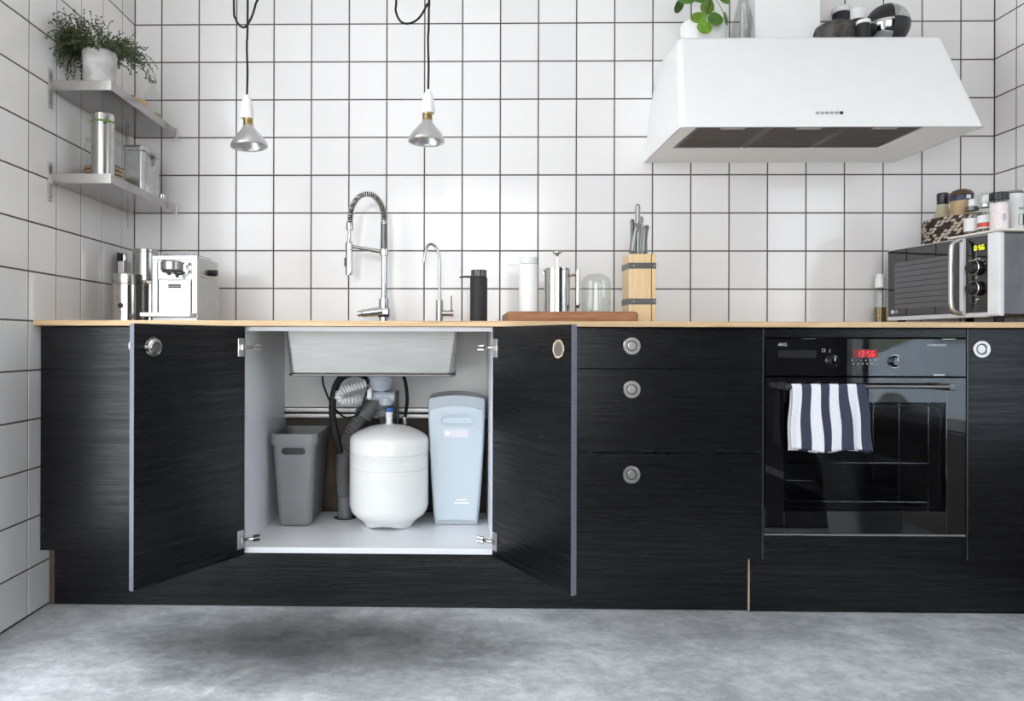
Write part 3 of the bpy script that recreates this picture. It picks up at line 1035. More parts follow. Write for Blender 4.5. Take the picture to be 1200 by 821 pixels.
for x in (-.099, .088):
    k = P('control_knob', lathe(nb(), [(.0185, .0005), (.0185, -.004), (.0150, -.010), (.0145, -.015), (.0125, -.0165)], 32, (x, 0, .5295), 'Y'), M['gloss'], pn)
    P('knob_ring', lathe(nb(), [(.0196, .0002), (.0196, -.0022), (.0186, -.0022)], 32, (x, 0, .5295), 'Y', False, False), M['chrome'], k)
    P('knob_mark', box(nb(), x - .0012, x + .0012, -.0175, -.016, .530, .541), M['whiteprint'], k)
for x in (-.17, .25):
    P('panel_clip', box(nb(), x - .02, x + .02, -.001, .0005, .5965, .5978), M['nickel'], pn)
P('maker_plate', box(nb(), .205, .238, -.0008, .0002, .4875, .4905), M['nickel'], pn)

# towel over the rail
def towel_mat():
    m, t, b = nt('striped_linen')
    uv = t.nodes.new('ShaderNodeUVMap')
    sp = t.nodes.new('ShaderNodeSeparateXYZ')
    link(t, uv.outputs[0], sp.inputs[0])
    fr = t.nodes.new('ShaderNodeMath')
    fr.operation = 'PINGPONG'
    fr.inputs[1].default_value = 0.5
    ml = t.nodes.new('ShaderNodeMath')
    ml.operation = 'MULTIPLY_ADD'
    ml.inputs[1].default_value = 4.0
    ml.inputs[2].default_value = 0.75
    link(t, sp.outputs[0], ml.inputs[0])
    link(t, ml.outputs[0], fr.inputs[0])
    # 0..0.5 triangle, below half of it navy
    cr = ramp(t, fr.outputs[0], [(0.0, (.80, .80, .83)), (0.243, (.80, .80, .83)), (0.257, (.055, .058, .088)), (0.5, (.055, .058, .088))])
    wv = noise(t, coords(t, (1, 1, 1)), 420, 2)
    mxn = t.nodes.new('ShaderNodeMixRGB')
    mxn.blend_type = 'MULTIPLY'
    mxn.inputs[0].default_value = 0.35
    link(t, cr, mxn.inputs[1])
    link(t, ramp(t, wv, [(0.3, (.55, .55, .58)), (0.7, (1.1, 1.1, 1.1))]), mxn.inputs[2])
    link(t, mxn.outputs[0], b.inputs['Base Color'])
    b.inputs['Roughness'].default_value = 0.95
    b.inputs['Specular IOR Level'].default_value = 0.1
    bump(t, wv, b, 0.3, 0.0008)
    return m
def towel():
    # origin on the axis of the rail
    L1, L2, r = .188, .197, .0078
    NU, NV = 64, 60
    b = nb()
    uvl = b.loops.layers.uv.new('UVMap')
    arc = PI * r
    tot = L1 + arc + L2
    grid = []
    for i in range(NU + 1):
        u = i / NU
        row = []
        for k in range(NV + 1):
            s = tot * k / NV
            if s < L1:
                dn, y, sgn = L1 - s, -r, -1
            elif s < L1 + arc:
                a = (s - L1) / r
                dn, y, sgn = -r * math.sin(a), -r * math.cos(a), 0
            else:
                dn, y, sgn = s - L1 - arc, r, 1
            q = max(dn, 0) / L1
            x = (u - .5) * (.218 + .022 * q) + .006 * q + .002 * math.sin(dn * 40 + u * 5)
            fold = .0085 * q ** .8 * math.sin(u * 17 + 1.2 + q * .8) + .004 * q * math.sin(u * 34 + 2)
            if sgn == -1:
                y -= .004 * q + max(fold, -.004 * q) + .004 * q
            elif sgn == 1:
                y += min(.012 * q, .02) + abs(fold) * .35
                x += .006 * q
            zz = -dn + (.004 * q * math.sin(u * 9 + 1) if sgn else 0)
            if sgn == -1 and u < .16:      # left hem folds back
                y += q * .018 * ((.16 - u) / .16) ** 1.3
            row.append((b.verts.new((x, y, zz)), u, s / tot))
        grid.append(row)
    for i in range(NU):
        for k in range(NV):
            q4 = (grid[i][k], grid[i + 1][k], grid[i + 1][k + 1], grid[i][k + 1])
            f = b.faces.new([w[0] for w in q4])
            for l, w in zip(f.loops, q4):
                l[uvl].uv = (w[1], w[2])
    o = P('tea_towel', b, towel_mat(), None, smooth=80, loc=(2.2835, -.698, .7045))
    sd = o.modifiers.new('thickness', 'SOLIDIFY')
    sd.thickness = 0.0016
    sd.offset = 0
    tag(o, 'white tea towel with navy stripes hanging over the oven rail', 'towel')
towel()

# ---------------------------------------------------------------- extractor hood
hd = T('extractor_hood', 'white tapered extractor hood with boxed duct high on the tiled wall', 'hood', (2.40, 0, 1.541))
hb = dict(x=.4855, y=-.476, t=.482, ty=-.281, z=.380)
b = nb()
lo = [(-hb['x'], -.001), (hb['x'], -.001), (hb['x'] + .020, hb['y']), (-hb['x'], hb['y'])]
up = [(-.448, -.001), (hb['t'], -.001), (hb['t'], hb['ty']), (-.448, hb['ty'])]
vl = [b.verts.new((x, y, 0)) for x, y in lo]
vu = [b.verts.new((x + .012, y, hb['z'])) for x, y in up]
for i in range(4):
    j = (i + 1) % 4
    b.faces.new((vl[i], vl[j], vu[j], vu[i]))
b.faces.new(vu)
b.edges.ensure_lookup_table()
es = [e for e in b.edges if (set(e.verts) in ({vl[2], vu[2]}, {vl[3], vu[3]}, {vu[2], vu[3]}, {vu[0], vu[3]}, {vu[1], vu[2]}))]
bmesh.ops.bevel(b, geom=es, offset=.020, segments=5, affect='EDGES', profile=0.5)
P('shell', b, M['white'], hd, smooth=40)
b = nb()
oo = [(-hb['x'] + .002, -.001), (hb['x'] - .002, -.001), (hb['x'] + .015, hb['y'] + .003), (-hb['x'] + .004, hb['y'] + .003)]
ii = [(-.432, -.190), (.318, -.190), (.330, -.456), (-.428, -.456)]
for zz, loop in ((0, 0),):
    vo = [b.verts.new((x, y, .0005)) for x, y in oo]
    vm = [b.verts.new((x, y, .0035)) for x, y in ii]
    vt = [b.verts.new((x, y, .018)) for x, y in ii]
    for i in range(4):
        j = (i + 1) % 4
        b.faces.new((vo[j], vo[i], vm[i], vm[j]))
        b.faces.new((vm[j], vm[i], vt[i], vt[j]))
P('underside_frame', b, M['white'], hd, smooth=0)
for k in range(3):
    x0 = -.426 + .2505 * k
    b = nb()
    box(b, x0, x0 + .2475, -.4535, -.192, .0075, .012, .002, 1)
    for i in range(14):
        yy = -.445 + .0185 * i
        box(b, x0 + .012, x0 + .236, yy - .003, yy + .003, .0058, .008, .0012, 1)
    f = P('grease_filter', b, M['grease'], hd)
    P('filter_latch', box(nb(), x0 + .085, x0 + .165, -.4525, -.432, .0035, .0070, .001, 1), M['alu'], f)
# push buttons on the slanting front
sl_ = (hb['ty'] - hb['y']) / hb['z']
for k in range(6):
    z = .052
    y = hb['y'] + sl_ * z
    P('push_button', lathe(nb(), [(.0058, .003), (.0058, -.003), (.0046, -.0048)], 16, (0, 0, 0), 'Y'), M['nickel'] if k < 5 else M['black'], hd,
      'black push button' if k == 5 else None, loc=(-.028 + .0158 * k, y, z), rot=(R(-26), 0, 0))
P('duct', box(nb(), -.112, .130, -.152, -.001, .381, ZC - 1.541 - .002, .004, 2), M['white'], hd)

# ---------------------------------------------------------------- steel shelves on the left wall
def shelf(z, label):
    t = T('wall_shelf', label, 'shelf', (XL, -.335, z), 0, None)
    b = nb()
    y0, y1 = -.258, .262
    box(b, .0015, .1945, y0, y1, -.030, 0, .0015, 2)
    P('board', b, M['shelfsteel'], t)
    P('end_cap', box(nb(), .003, .1955, y0 - .0015, y0 - .0002, -.0305, .0005, .0004, 1), M['steel'], t)
    for y in (y0 - .004, y1 + .006):
        b = nb()
        box(b, .0004, .004, y - .011, y + .011, -.088, .036, .0008, 1)
        br = P('bracket', b, M['nickel'], t)
        b = nb()
        for zz in (-.076, .024):
            lathe(b, [(.004, .003), (.0035, .0058), (.0015, .0062)], 12, (0, y, zz), 'X')
        P('screw', b, M['polished'], br)
    P('end_clip', box(nb(), .186, .199, y1 + .0005, y1 + .012, -.0335, .004, .001, 1), M['nickel'], t)
    return t
shelf(1.657, 'upper brushed steel wall shelf carrying the trailing herb pot')
shelf(1.3625, 'lower brushed steel wall shelf carrying steel flask and square tin')
S1, S2 = 1.6575, 1.363

# herb pot
pt_ = T('potted_herb', 'bushy thyme trailing out of a limewashed pot on the upper shelf', 'plant', (-.012, -.470, S1))
P('pot', lathe(nb(), [(.038, 0), (.042, .002), (.0455, .03), (.0475, .034), (.0475, .038), (.0485, .040), (.055, .150), (.0515, .150), (.049, .128)], 40, cap1=False), M['limewash'], pt_)
P('soil', lathe(nb(), [(.048, .120), (.0495, .128), (.02, .134)], 24), M['soil'], pt_)
rg = random.Random(11)
bs, bl = nb(), nb()
def leaf(bm, p, d, L, wdt):
    d = d.normalized()
    s = d.cross(Vector((rg.uniform(-1, 1), rg.uniform(-1, 1), rg.uniform(-1, 1))))
    if s.length < .01:
        return
    s.normalize()
    nrm = d.cross(s) * L * .12
    pts = [p, p + d * L * .35 + s * wdt, p + d * L * .75 + s * wdt * .8 + nrm, p + d * L, p + d * L * .75 - s * wdt * .8 + nrm, p + d * L * .35 - s * wdt]
    vs = [bm.verts.new(q) for q in pts]
    bm.faces.new(vs[:4])
    bm.faces.new((vs[0], vs[3], vs[4], vs[5]))
for k in range(270):
    a = rg.uniform(0, 2 * PI)
    tall = k % 9 == 0
    wall = k % 5 == 0
    if wall:
        a = R(rg.uniform(150, 265))
    r0 = rg.uniform(.0, .045)
    p = Vector((r0 * math.cos(a), r0 * math.sin(a), .13))
    out = rg.uniform(.25, 1.0)
    L = rg.uniform(.05, .115) * (1.35 if wall else 1)
    v = Vector((math.cos(a) * out, math.sin(a) * out, rg.uniform(.35, 1.1) if not tall else 1.7))
    v.normalize()
    pts = [p.copy()]
    n = 9
    for i in range(n):
        v = (v + Vector((rg.uniform(-.22, .22), rg.uniform(-.22, .22), rg.uniform(-.30, .08) if not tall else rg.uniform(-.12, .1)))).normalized()
        p = p + v * L / n
        if p.x < -.088:
            p.x = -.088 + rg.uniform(0, .006)
        if p.z < .008:
            p.z = .008
        rad = math.hypot(p.x, p.y)
        if p.z < .15 and rad < .058:
            p.x *= .058 / max(rad, .001)
            p.y *= .058 / max(rad, .001)
        pts.append(p.copy())
        if i > 1 or rg.random() < .5:
            for _ in range(3):
                d = Vector((rg.uniform(-1, 1), rg.uniform(-1, 1), rg.uniform(-.6, .9)))
                leaf(bl, p, d, rg.uniform(.005, .0085), rg.uniform(.0016, .0026))
    tube(bs, pts, .0006, 4)
for k in range(48):                                          # long shoots hanging and reaching sideways
    a = R(rg.choice((rg.uniform(170, 265), rg.uniform(170, 240), rg.uniform(-60, 40))))
    p = Vector((.048 * math.cos(a), .048 * math.sin(a), .15))
    v = Vector((math.cos(a), math.sin(a) * .8, rg.uniform(.1, .9))).normalized()
    pts = [p.copy()]
    for i in range(13):
        v = (v + Vector((rg.uniform(-.2, .2), rg.uniform(-.25, .2), rg.uniform(-.34, .02)))).normalized()
        p = p + v * .0125
        p.x = max(p.x, -.086)
        p.z = max(p.z, .006)
        rad = math.hypot(p.x, p.y)
        if p.z < .15 and rad < .060:
            p.x *= .060 / rad
            p.y *= .060 / rad
        pts.append(p.copy())
        for _ in range(3):
            leaf(bl, p, Vector((rg.uniform(-1, 1), rg.uniform(-1, 1), rg.uniform(-.7, .8))), rg.uniform(.005, .0085), rg.uniform(.0018, .0028))
    tube(bs, pts, .0007, 4)
P('stems', bs, M['twig'], pt_, kind='stuff')
P('foliage', bl, M['leaf'], pt_, smooth=0, kind='stuff')

bt = T('glass_bottle', 'small clear swing-top bottle behind the herb pot at shelf end', 'bottle', (.028, -.150, S1))
P('body', lathe(nb(), [(.030, .001), (.033, .006), (.033, .085), (.026, .105), (.013, .122), (.012, .146), (.0145, .148), (.0145, .156)], 28, cap1=False), M['clearglass'], bt)
P('cap', lathe(nb(), [(.013, .154), (.016, .157), (.016, .166), (.010, .171)], 20), M['galv'], bt)
P('contents', lathe(nb(), [(.029, .003), (.0315, .007), (.0315, .030), (.03, .032)], 20), M['biscuit'], bt)
bw = T('small_bowl', 'small bowl heaped with brown dry biscuits behind the herb pot', 'bowl', (.018, -.290, S1))
P('bowl', lathe(nb(), [(.028, 0), (.035, .004), (.050, .032), (.052, .034), (.046, .030), (.01, .012)], 28), M['bamboo'], bw)
b = nb()
for k in range(16):
    a, r_ = rg.uniform(0, 2 * PI), rg.uniform(0, .032)
    x, y, z = r_ * math.cos(a), r_ * math.sin(a), rg.uniform(.036, .056) - r_ * .3
    loft(b, [rrect(q, q * .8, q * .35, z + h, 2, x, y) for q, h in ((.012, -.005), (.022, 0), (.012, .006))])
P('biscuits', b, M['biscuit'], bw, kind='stuff')

# lower shelf
fk = T('steel_flask', 'tall brushed steel flask with green rubber band on the lower shelf', 'flask', (.017, -.505, S2))
P('body', lathe(nb(), [(.033, 0), (.0352, .002), (.0352, .176)], 40), M['steel'], fk)
P('lid', lathe(nb(), [(.0348, .1765), (.0356, .178), (.0356, .211), (.034, .2135), (.02, .2145)], 40), M['polished'], fk)
P('band', lathe(nb(), [(.0357, .183), (.0374, .1845), (.0374, .1885), (.0357, .190)], 40, cap0=False, cap1=False), M['green'], fk)
P('band_loop', tube(nb(), spline([(-.036, 0, .188), (-.040, .002, .175), (-.0395, .002, .160), (-.0365, 0, .152)], 6), .0014, 6), M['green'], fk)
gj = T('glass_jar', 'wide clear glass jar of round biscuits behind the steel flask', 'jar', (-.030, -.400, S2))
P('jar', lathe(nb(), [(.066, .001), (.070, .006), (.070, .120), (.062, .136), (.056, .140), (.056, .150), (.059, .152)], 40, cap1=False), M['clearglass'], gj)
P('lid', lathe(nb(), [(.060, .153), (.060, .158), (.03, .162), (.012, .165), (.014, .176), (.006, .18)], 28), M['clearglass'], gj)
for k in range(4):
    P('biscuit', lathe(nb(), [(.054, 0), (.0605, .003), (.0605, .011), (.054, .014)], 26, (rg.uniform(-.003, .003), rg.uniform(-.003, .003), .005 + .0148 * k)), M['biscuit'], gj)
tn = T('square_tin', 'square galvanised tin with wire clasp on lower shelf beside flask', 'tin', (.022, -.225, S2))
b = nb()
loft(b, [rrect(.074, .150, .012, z, 5) for z in (0, .150)] + [rrect(.070, .146, .011, .152, 5)])
P('body', b, M['galv'], tn)
b = nb()
loft(b, [rrect(.077, .153, .013, .1525, 5), rrect(.078, .154, .013, .154, 5), rrect(.078, .154, .013, .166, 5), rrect(.073, .149, .012, .1705, 5)])
P('lid', b, M['galv'], tn)
b = nb()
for dy in (-.014, .014):
    tube(b, spline([(.039, dy, .160), (.044, dy * .9, .150), (.043, dy * .5, .128), (.040, dy * .3, .112)], 5), .0013, 6)
tube(b, [(.0405, -.016, .146), (.0405, .016, .146)], .0016, 6)
lathe(b, [(.007, .037), (.0075, .0395), (.004, .041)], 14, (0, 0, .142), 'X')
P('clasp', b, M['darkmetal'], tn)
b = nb()
tube(b, [(.0385, -.046, .002), (.0385, -.046, .145), (.0385, -.018, .145)], .0016, 6)
P('seam', b, M['polished'], tn)
sm = T('egg_cup', 'tiny polished steel cup standing at the far end of lower shelf', 'cup', (.048, -.112, S2))
P('cup', lathe(nb(), [(.011, 0), (.013, .002), (.012, .008), (.0155, .016), (.0155, .030), (.0135, .030), (.012, .016), (.003, .012)], 24), M['chrome'], sm)
# ---------------------------------------------------------------- pendant bulbs
def pendant(x, y, z, label, loops, tilt):
    """z = height of the cap top; local origin at the socket top"""
    t = T('pendant_lamp', label, 'lamp', (x, y, z))
    P('socket', lathe(nb(), [(.005, .0045), (.010, .004), (.0165, -.010), (.0195, -.026), (.0205, -.044), (.0205, -.048), (.0222, -.049), (.0222, -.066), (.020, -.068)], 32), M['porcelain'], t)
    P('cable_grip', lathe(nb(), [(.0035, .012), (.005, .010), (.006, .004)], 16), M['porcelain'], t)
    bb = P('bulb', lathe(nb(), [(.0165, -.092), (.022, -.102), (.030, -.112), (.048, -.133), (.0585, -.150), (.0600, -.154), (.0610, -.156), (.0610, -.162), (.0590, -.164)], 44, cap0=False, cap1=False), M['reflector'], t, rot=(0, R(tilt), 0))
    P('screw_base', lathe(nb(), [(.0165, -.066), (.0168, -.070), (.0155, -.073), (.0168, -.077), (.0155, -.080), (.0168, -.083), (.0155, -.086), (.0170, -.089), (.0172, -.094)], 28), M['brass'], bb)
    P('lens', lathe(nb(), [(.0592, -.1645), (.050, -.1685), (.03, -.172), (.0, -.1730)], 40, cap0=False), M['clearglass'], bb)
    P('filament_cap', lathe(nb(), [(.004, -.125), (.007, -.13), (.007, -.148), (.003, -.152)], 14), M['nickel'], bb)
    zt = ZC - z - .002
    pts = spline([(0, 0, .010), (.001, .002, .09), (-.001, 0, .18), (.0015, 0, .30), (.001, 0, zt)], 8)
    P('cord', tube(nb(), pts, .0037, 8), M['rubber'], t)
    P('slack_cord', tube(nb(), spline(loops(zt), 8), .0037, 8), M['rubber'], t)
    P('ceiling_hook', lathe(nb(), [(.004, zt - .02), (.02, zt - .012), (.03, zt)], 20), M['porcelain'], t)
    return t
pendant(.476, -.45, 1.648, 'bare reflector bulb on black cord, nearer the steel wall shelves',
        lambda zt: [(-.02, -.008, zt - .01), (-.044, -.008, zt - .20), (-.043, -.008, .34), (-.036, -.008, .262), (-.010, -.008, .234), (.012, -.008, .258), (.030, -.008, .31), (.045, -.008, .40), (.03, -.008, zt - .2), (.01, -.008, zt - .01)], -3)
pendant(1.084, -.45, 1.664, 'bare reflector bulb on black cord, above the slim filter tap',
        lambda zt: [(-.06, -.008, zt - .01), (-.10, -.008, zt - .2), (-.106, -.008, .34), (-.109, -.008, .275), (-.092, -.008, .236), (-.062, -.008, .229), (-.03, -.008, .248), (-.004, -.0075, .293), (.004, -.0075, .33), (.005, -.0075, zt - .2)], 2)

# ---------------------------------------------------------------- taps
ft = T('spring_tap', 'tall chrome kitchen tap with coiled spring hose behind the sink', 'tap', (.903, -.12, CT))
P('base', lathe(nb(), [(.024, 0), (.024, .003), (.0195, .005), (.0195, .098), (.0185, .100)], 32), M['chrome'], ft)
P('column', lathe(nb(), [(.0105, .100), (.0105, .395)], 24), M['chrome'], ft)
P('sleeve', lathe(nb(), [(.0125, .272), (.0128, .30), (.0125, .388)], 24), M['darkmetal'], ft)
P('collar', lathe(nb(), [(.0155, .262), (.0165, .264), (.0165, .286), (.0155, .288)], 24), M['chrome'], ft)
arc = [(0, 0, .380)] + [(-.064 + .064 * math.cos(PI * k / 12), 0, .405 + .094 * math.sin(PI * k / 12)) for k in range(13)] + [(-.130, 0, .375)]
ap = spline(arc, 8)
P('hose', tube(nb(), ap, .0075, 12), M['rubber'], ft)
q = resample(ap, .0009)
hx = []
u = Vector((0, 1, 0))
for i, p in enumerate(q):
    d = (q[min(i + 1, len(q) - 1)] - q[max(i - 1, 0)]).normalized()
    w = d.cross(u)
    a = 2 * PI * i * .0009 / .0078
    hx.append(p + (u * math.cos(a) + w * math.sin(a)) * .0118)
P('spring', tube(nb(), hx, .0018, 6), M['nickel'], ft)
P('spring_collar', lathe(nb(), [(.0125, .360), (.0135, .362), (.0135, .386), (.0125, .388)], 24, (-.131, 0, 0)), M['polished'], ft)
P('hose_end', tube(nb(), [(-.131, 0, .362), (-.133, 0, .318)], .0062, 12), M['steel'], ft)
b = nb()
tube(b, [(0, -.004, .276), (-.06, -.006, .286), (-.120, -.006, .297)], [.0085, .0075, .0065], 10)
P('holder_arm', b, M['steel'], ft)
P('holder_ring', lathe(nb(), [(.014, .284), (.0145, .286), (.0145, .308), (.014, .310)], 24, (-.133, 0, 0)), M['chrome'], ft)
sp = P('spray_head', lathe(nb(), [(.0105, .318), (.0122, .312), (.0125, .29), (.0135, .27), (.0138, .198), (.0125, .190), (.010, .189)], 28, (-.133, 0, 0)), M['chrome'], ft)
P('spray_button', box(nb(), -.1505, -.1455, -.005, .005, .222, .256, .002, 2), M['black'], sp)
b = nb()
box(b, -.022, .024, -.022, .010, .028, .066, .006, 2)
tube(b, spline([(-.008, -.016, .052), (-.045, -.022, .047), (-.078, -.026, .043), (-.096, -.028, .041)], 5), [.016] * 6 + [.0145] * 5 + [.011] * 5, 14)
P('lever', b, M['chrome'], ft)

st = T('filter_tap', 'slim brushed steel swan-neck filter tap right of the spring tap', 'tap', (1.114, -.10, CT))
P('body', lathe(nb(), [(.0135, 0), (.0135, .094), (.0125, .096)], 28), M['steel'], st)
P('spout', tube(nb(), spline([(0, 0, .09), (0, 0, .18), (0, 0, .245), (-.004, -.002, .276), (-.016, -.005, .300), (-.033, -.009, .309), (-.047, -.013, .298), (-.055, -.016, .270), (-.058, -.017, .246)], 6), .0052, 12), M['steel'], st)
P('spout_tip', tube(nb(), [(-.0578, -.017, .250), (-.0586, -.0172, .240)], .0066, 12), M['polished'], st)
kn = P('valve_knob', lathe(nb(), [(.0108, .010), (.0108, .038), (.0125, .039), (.0125, .052), (.0115, .053)], 24, (0, 0, .046), 'X'), M['steel'], st)
P('lever', tube(nb(), [(.045, 0, .052), (.0445, 0, .112)], .0032, 10), M['polished'], kn)

# ---------------------------------------------------------------- dispensers
def dispenser(x, y, z, r, h, m, mc, label, ms, hs):
    t = T('soap_dispenser', label, 'dispenser', (x, y, z))
    P('body', lathe(nb(), [(r - .002, 0), (r, .002), (r, h - .003), (r - .003, h)], 40), m, t)
    P('cap', lathe(nb(), [(r * .90, h + .0012), (r * .92, h + .002), (r * .92, h + .022), (r * .88, h + .0245), (r * .3, h + .0255)], 40), mc, t)
    b = nb()
    tube(b, [(-r * .5, -.004, h + .0005), (-r * 1.5, -.006, h + .001), (-r * 2.25, -.007, h - .001)], [.0042, .0034, .0028], 10)
    P('spout', b, ms, t)
    return t
dispenser(1.2585, -.30, CT, .0305, .166, M['matteblack'], plain('smoked_cap', (.06, .06, .065), .15), 'matt black cylindrical soap dispenser with thin spout, right of the taps', M['matteblack'], 0)

# cutting board and what stands on it
BZ = .9365
cb = P('cutting_board', box(nb(), 0, .437, 0, .27, 0, BZ - CT - .0005, .010, 4), M['teak'], None, loc=(1.348, -.452, CT + .0003))
tag(cb, 'thick reddish brown wooden board lying under the white dispenser and press', 'board')
dispenser(1.4335, -.30, BZ, .0335, .172, M['porcelain'], plain('clear_white_cap', (.74, .75, .75), .15), 'glossy white cylindrical soap dispenser standing on the wooden board', M['whiteplastic'], 0)
fp_ = T('french_press', 'polished steel french press with plunger knob on the wooden board', 'coffee press', (1.535, -.30, BZ))
P('body', lathe(nb(), [(.044, 0), (.046, .002), (.046, .148), (.0468, .150), (.0468, .153), (.044, .154)], 44), M['polished'], fp_)
P('lid', lathe(nb(), [(.0435, .1535), (.0435, .157), (.030, .1605), (.012, .162), (.005, .163)], 36), M['polished'], fp_)
P('plunger_rod', tube(nb(), [(0, 0, .16), (0, 0, .205)], .0017, 8), M['polished'], fp_)
P('plunger_knob', lathe(nb(), [(.004, .200), (.006, .204), (.0075, .207), (.0165, .212), (.0168, .215), (.013, .218), (.004, .2185)], 24), M['polished'], fp_)
P('pouring_lip', tube(nb(), spline([(-.045, -.004, .136), (-.050, -.004, .146), (-.053, -.004, .151)], 4), [.006, .006, .005, .005, .004, .004, .004, .003, .003][:9], 8), M['polished'], fp_)
b = nb()
tube(b, [(.040, -.022, .130), (.066, -.022, .136)], .0052, 10)
lathe(b, [(.006, .026), (.0075, .028), (.0075, .134), (.0072, .152), (.005, .154)], 16, (.070, -.022, 0))
P('handle', b, M['polished'], fp_)
P('handle_foot', lathe(nb(), [(.004, .016), (.005, .019), (.006, .026)], 12, (.070, -.022, 0)), M['black'], fp_)
gc = T('glass_canister', 'empty rounded clear glass jar on the wooden board beside the knife block', 'jar', (1.6715, -.30, BZ))
prof = [(.046, .0005), (.0515, .004), (.0525, .012), (.0525, .105), (.050, .118), (.044, .127), (.034, .1315), (.030, .1325)]
P('jar', lathe(nb(), prof + [(r - .0025, max(h - .002, .004)) for r, h in reversed(prof)], 44, cap0=True, cap1=True), M['clearglass'], gc)
P('lid', lathe(nb(), [(.030, .1332), (.031, .136), (.029, .1385), (.02, .1395)], 36), M['clearglass'], gc)

# knife block
kb = T('knife_block', 'pale bamboo knife block with two dark steel straps on the worktop', 'knife block', (1.834, -.25, CT))
P('block', box(nb(), -.047, .032, -.052, .05, 0, .249, .0015, 2), M['bamboo'], kb)
P('side_slab', box(nb(), .0345, .0475, -.052, .05, 0, .249, .0012, 2), M['bamboo'], kb)
P('groove', box(nb(), .0315, .035, -.049, .047, .001, .246), M['black'], kb)
for z in (.081, .207):
    b = nb()
    a = [(-.0484, -.0534), (.0489, -.0534), (.0489, .0514), (-.0484, .0514)]
    i_ = [(-.0472, -.0522), (.0477, -.0522), (.0477, .0502), (-.0472, .0502)]
    loft(b, [[(x, y, z - .0105) for x, y in i_], [(x, y, z - .0105) for x, y in a], [(x, y, z + .0105) for x, y in a], [(x, y, z + .0105) for x, y in i_]], False, False)
    s = P('strap', b, M['darkmetal'], kb, smooth=0)
    b = nb()
    for x in (-.030, .0425):
        lathe(b, [(.0022, -.0532), (.0022, -.0545), (.001, -.0549)], 10, (x, 0, z), 'Y')
    P('rivet', b, M['nickel'], s)
def knife(x, y, h, w, lean, label, curve=0.0, d=.015, m='knifesteel', bow=0):
    t = T('kitchen_knife', label, 'knife', (x, y, CT + .2495), 0, 'knives in the block')
    b = nb()
    n = 10
    rings = []
    for k in range(n + 1):
        s = k / n
        ww = w * (.80 + .35 * abs(s - .45) ** 1.0 + (.15 if s > .8 else 0) - (.35 if k == n else 0))
        dd = d * (.9 - (.3 if k == n else 0))
        rings.append(rrect(ww, dd, min(ww, dd) * .42, .012 + (h - .012) * s, 3, math.sin(lean) * h * s + curve * math.sin(PI * s) + bow * s * s, 0))
    loft(b, rings)
    P('handle', b, M[m], t)
    P('bolster', box(nb(), -w * .42, w * .42, -d * .35, d * .35, .0005, .014, .001, 1), M['darkmetal'], t)
    return t
knife(1.806, -.285, .108, .017, R(9), 'steel knife with curved handle at left front corner of the block', -.004, bow=0)
knife(1.808, -.245, .130, .014, R(2), 'dark-backed steel knife behind the leaning one at block left', .002, m='darkmetal')
kn_ = T('sharpening_steel', 'tall round sharpening steel standing highest in the knife block', 'sharpener', (1.826, -.268, CT + .2495))
P('shank', lathe(nb(), [(.0062, .0005), (.0085, .01), (.0105, .085), (.0105, .100)], 20), M['knifesteel'], kn_)
P('guard', lathe(nb(), [(.0105, .100), (.0128, .102), (.0128, .110), (.0105, .112)], 20), M['knifesteel'], kn_)
P('grip', lathe(nb(), [(.0088, .112), (.0082, .13), (.0092, .165), (.0088, .176), (.004, .181)], 20), M['knifesteel'], kn_)
knife(1.842, -.235, .142, .013, R(2.5), 'steel knife standing just right of the tall sharpening steel', .001)
knife(1.8535, -.262, .106, .020, R(3), 'broad flat steel knife near right side of the block', -.002, d=.012)

# ---------------------------------------------------------------- coffee corner
es = T('espresso_machine', 'square polished steel espresso machine at left end of worktop', 'coffee machine', (.2345, -.345, CT))
w, d_, h = .0755, .105, .222
P('body', box(nb(), -w, w, -d_ + .004, d_, .006, h, .003, 2), M['machinesteel'], es)
b = nb()
box(b, -w, -w + .017, -d_ - .002, -d_ + .006, .028, h - .012, .001, 1)
box(b, w - .017, w, -d_ - .002, -d_ + .006, .028, h - .012, .001, 1)
box(b, -w, w, -d_ - .003, -d_ + .006, h - .012, h + .001, .001, 1)
P('front_frame', b, M['machinechrome'], es)
P('upper_panel', box(nb(), -w + .018, w - .018, -d_ - .0005, -d_ + .006, .145, h - .013, .0008, 1), M['machinesteel'], es)
P('water_front', box(nb(), -w + .021, w - .021, -d_ - .0025, -d_ + .006, .030, .143, .002, 2), M['machinesteel'], es)
b = nb()
for x in (-w + .0185, w - .0185):
    box(b, x - .0014, x + .0014, -d_ - .0008, -d_ + .006, .030, .143)
P('side_slot', b, M['black'], es)
P('logo_plate', box(nb(), -.021, .021, -d_ - .0036, -d_ - .002, .1145, .1275, .0005, 1), M['print'], es)
text('logo_lettering', 'nespresso', .0085, M['whiteprint'], es, (0, -d_ - .0038, .1212))
P('vent_line', box(nb(), -.026, .026, -d_ - .0032, -d_ - .002, .1395, .1412), M['darkmetal'], es)
gh = P('group_head', lathe(nb(), [(.030, .170), (.034, .174), (.034, .199), (.031, .203)], 36, (-.004, -d_ - .018, 0)), M['machinesteel'], es)
P('group_seal', lathe(nb(), [(.026, .164), (.030, .166), (.030, .170)], 30, (-.004, -d_ - .018, 0)), M['black'], gh)
P('spout', lathe(nb(), [(.004, .155), (.006, .157), (.006, .165)], 14, (-.006, -d_ - .034, 0)), M['black'], gh)
b = nb()
tube(b, spline([(.010, -d_ - .03, .162), (.024, -d_ - .028, .158), (.040, -d_ - .016, .163)], 5), .0028, 8)
lathe(b, [(.004, .148), (.0055, .150), (.0045, .158)], 12, (.020, -d_ - .03, 0))
P('brew_lever', b, M['black'], gh)
b = nb()
box(b, .030, .042, -d_ - .012, -d_, .168, .196, .002, 1)
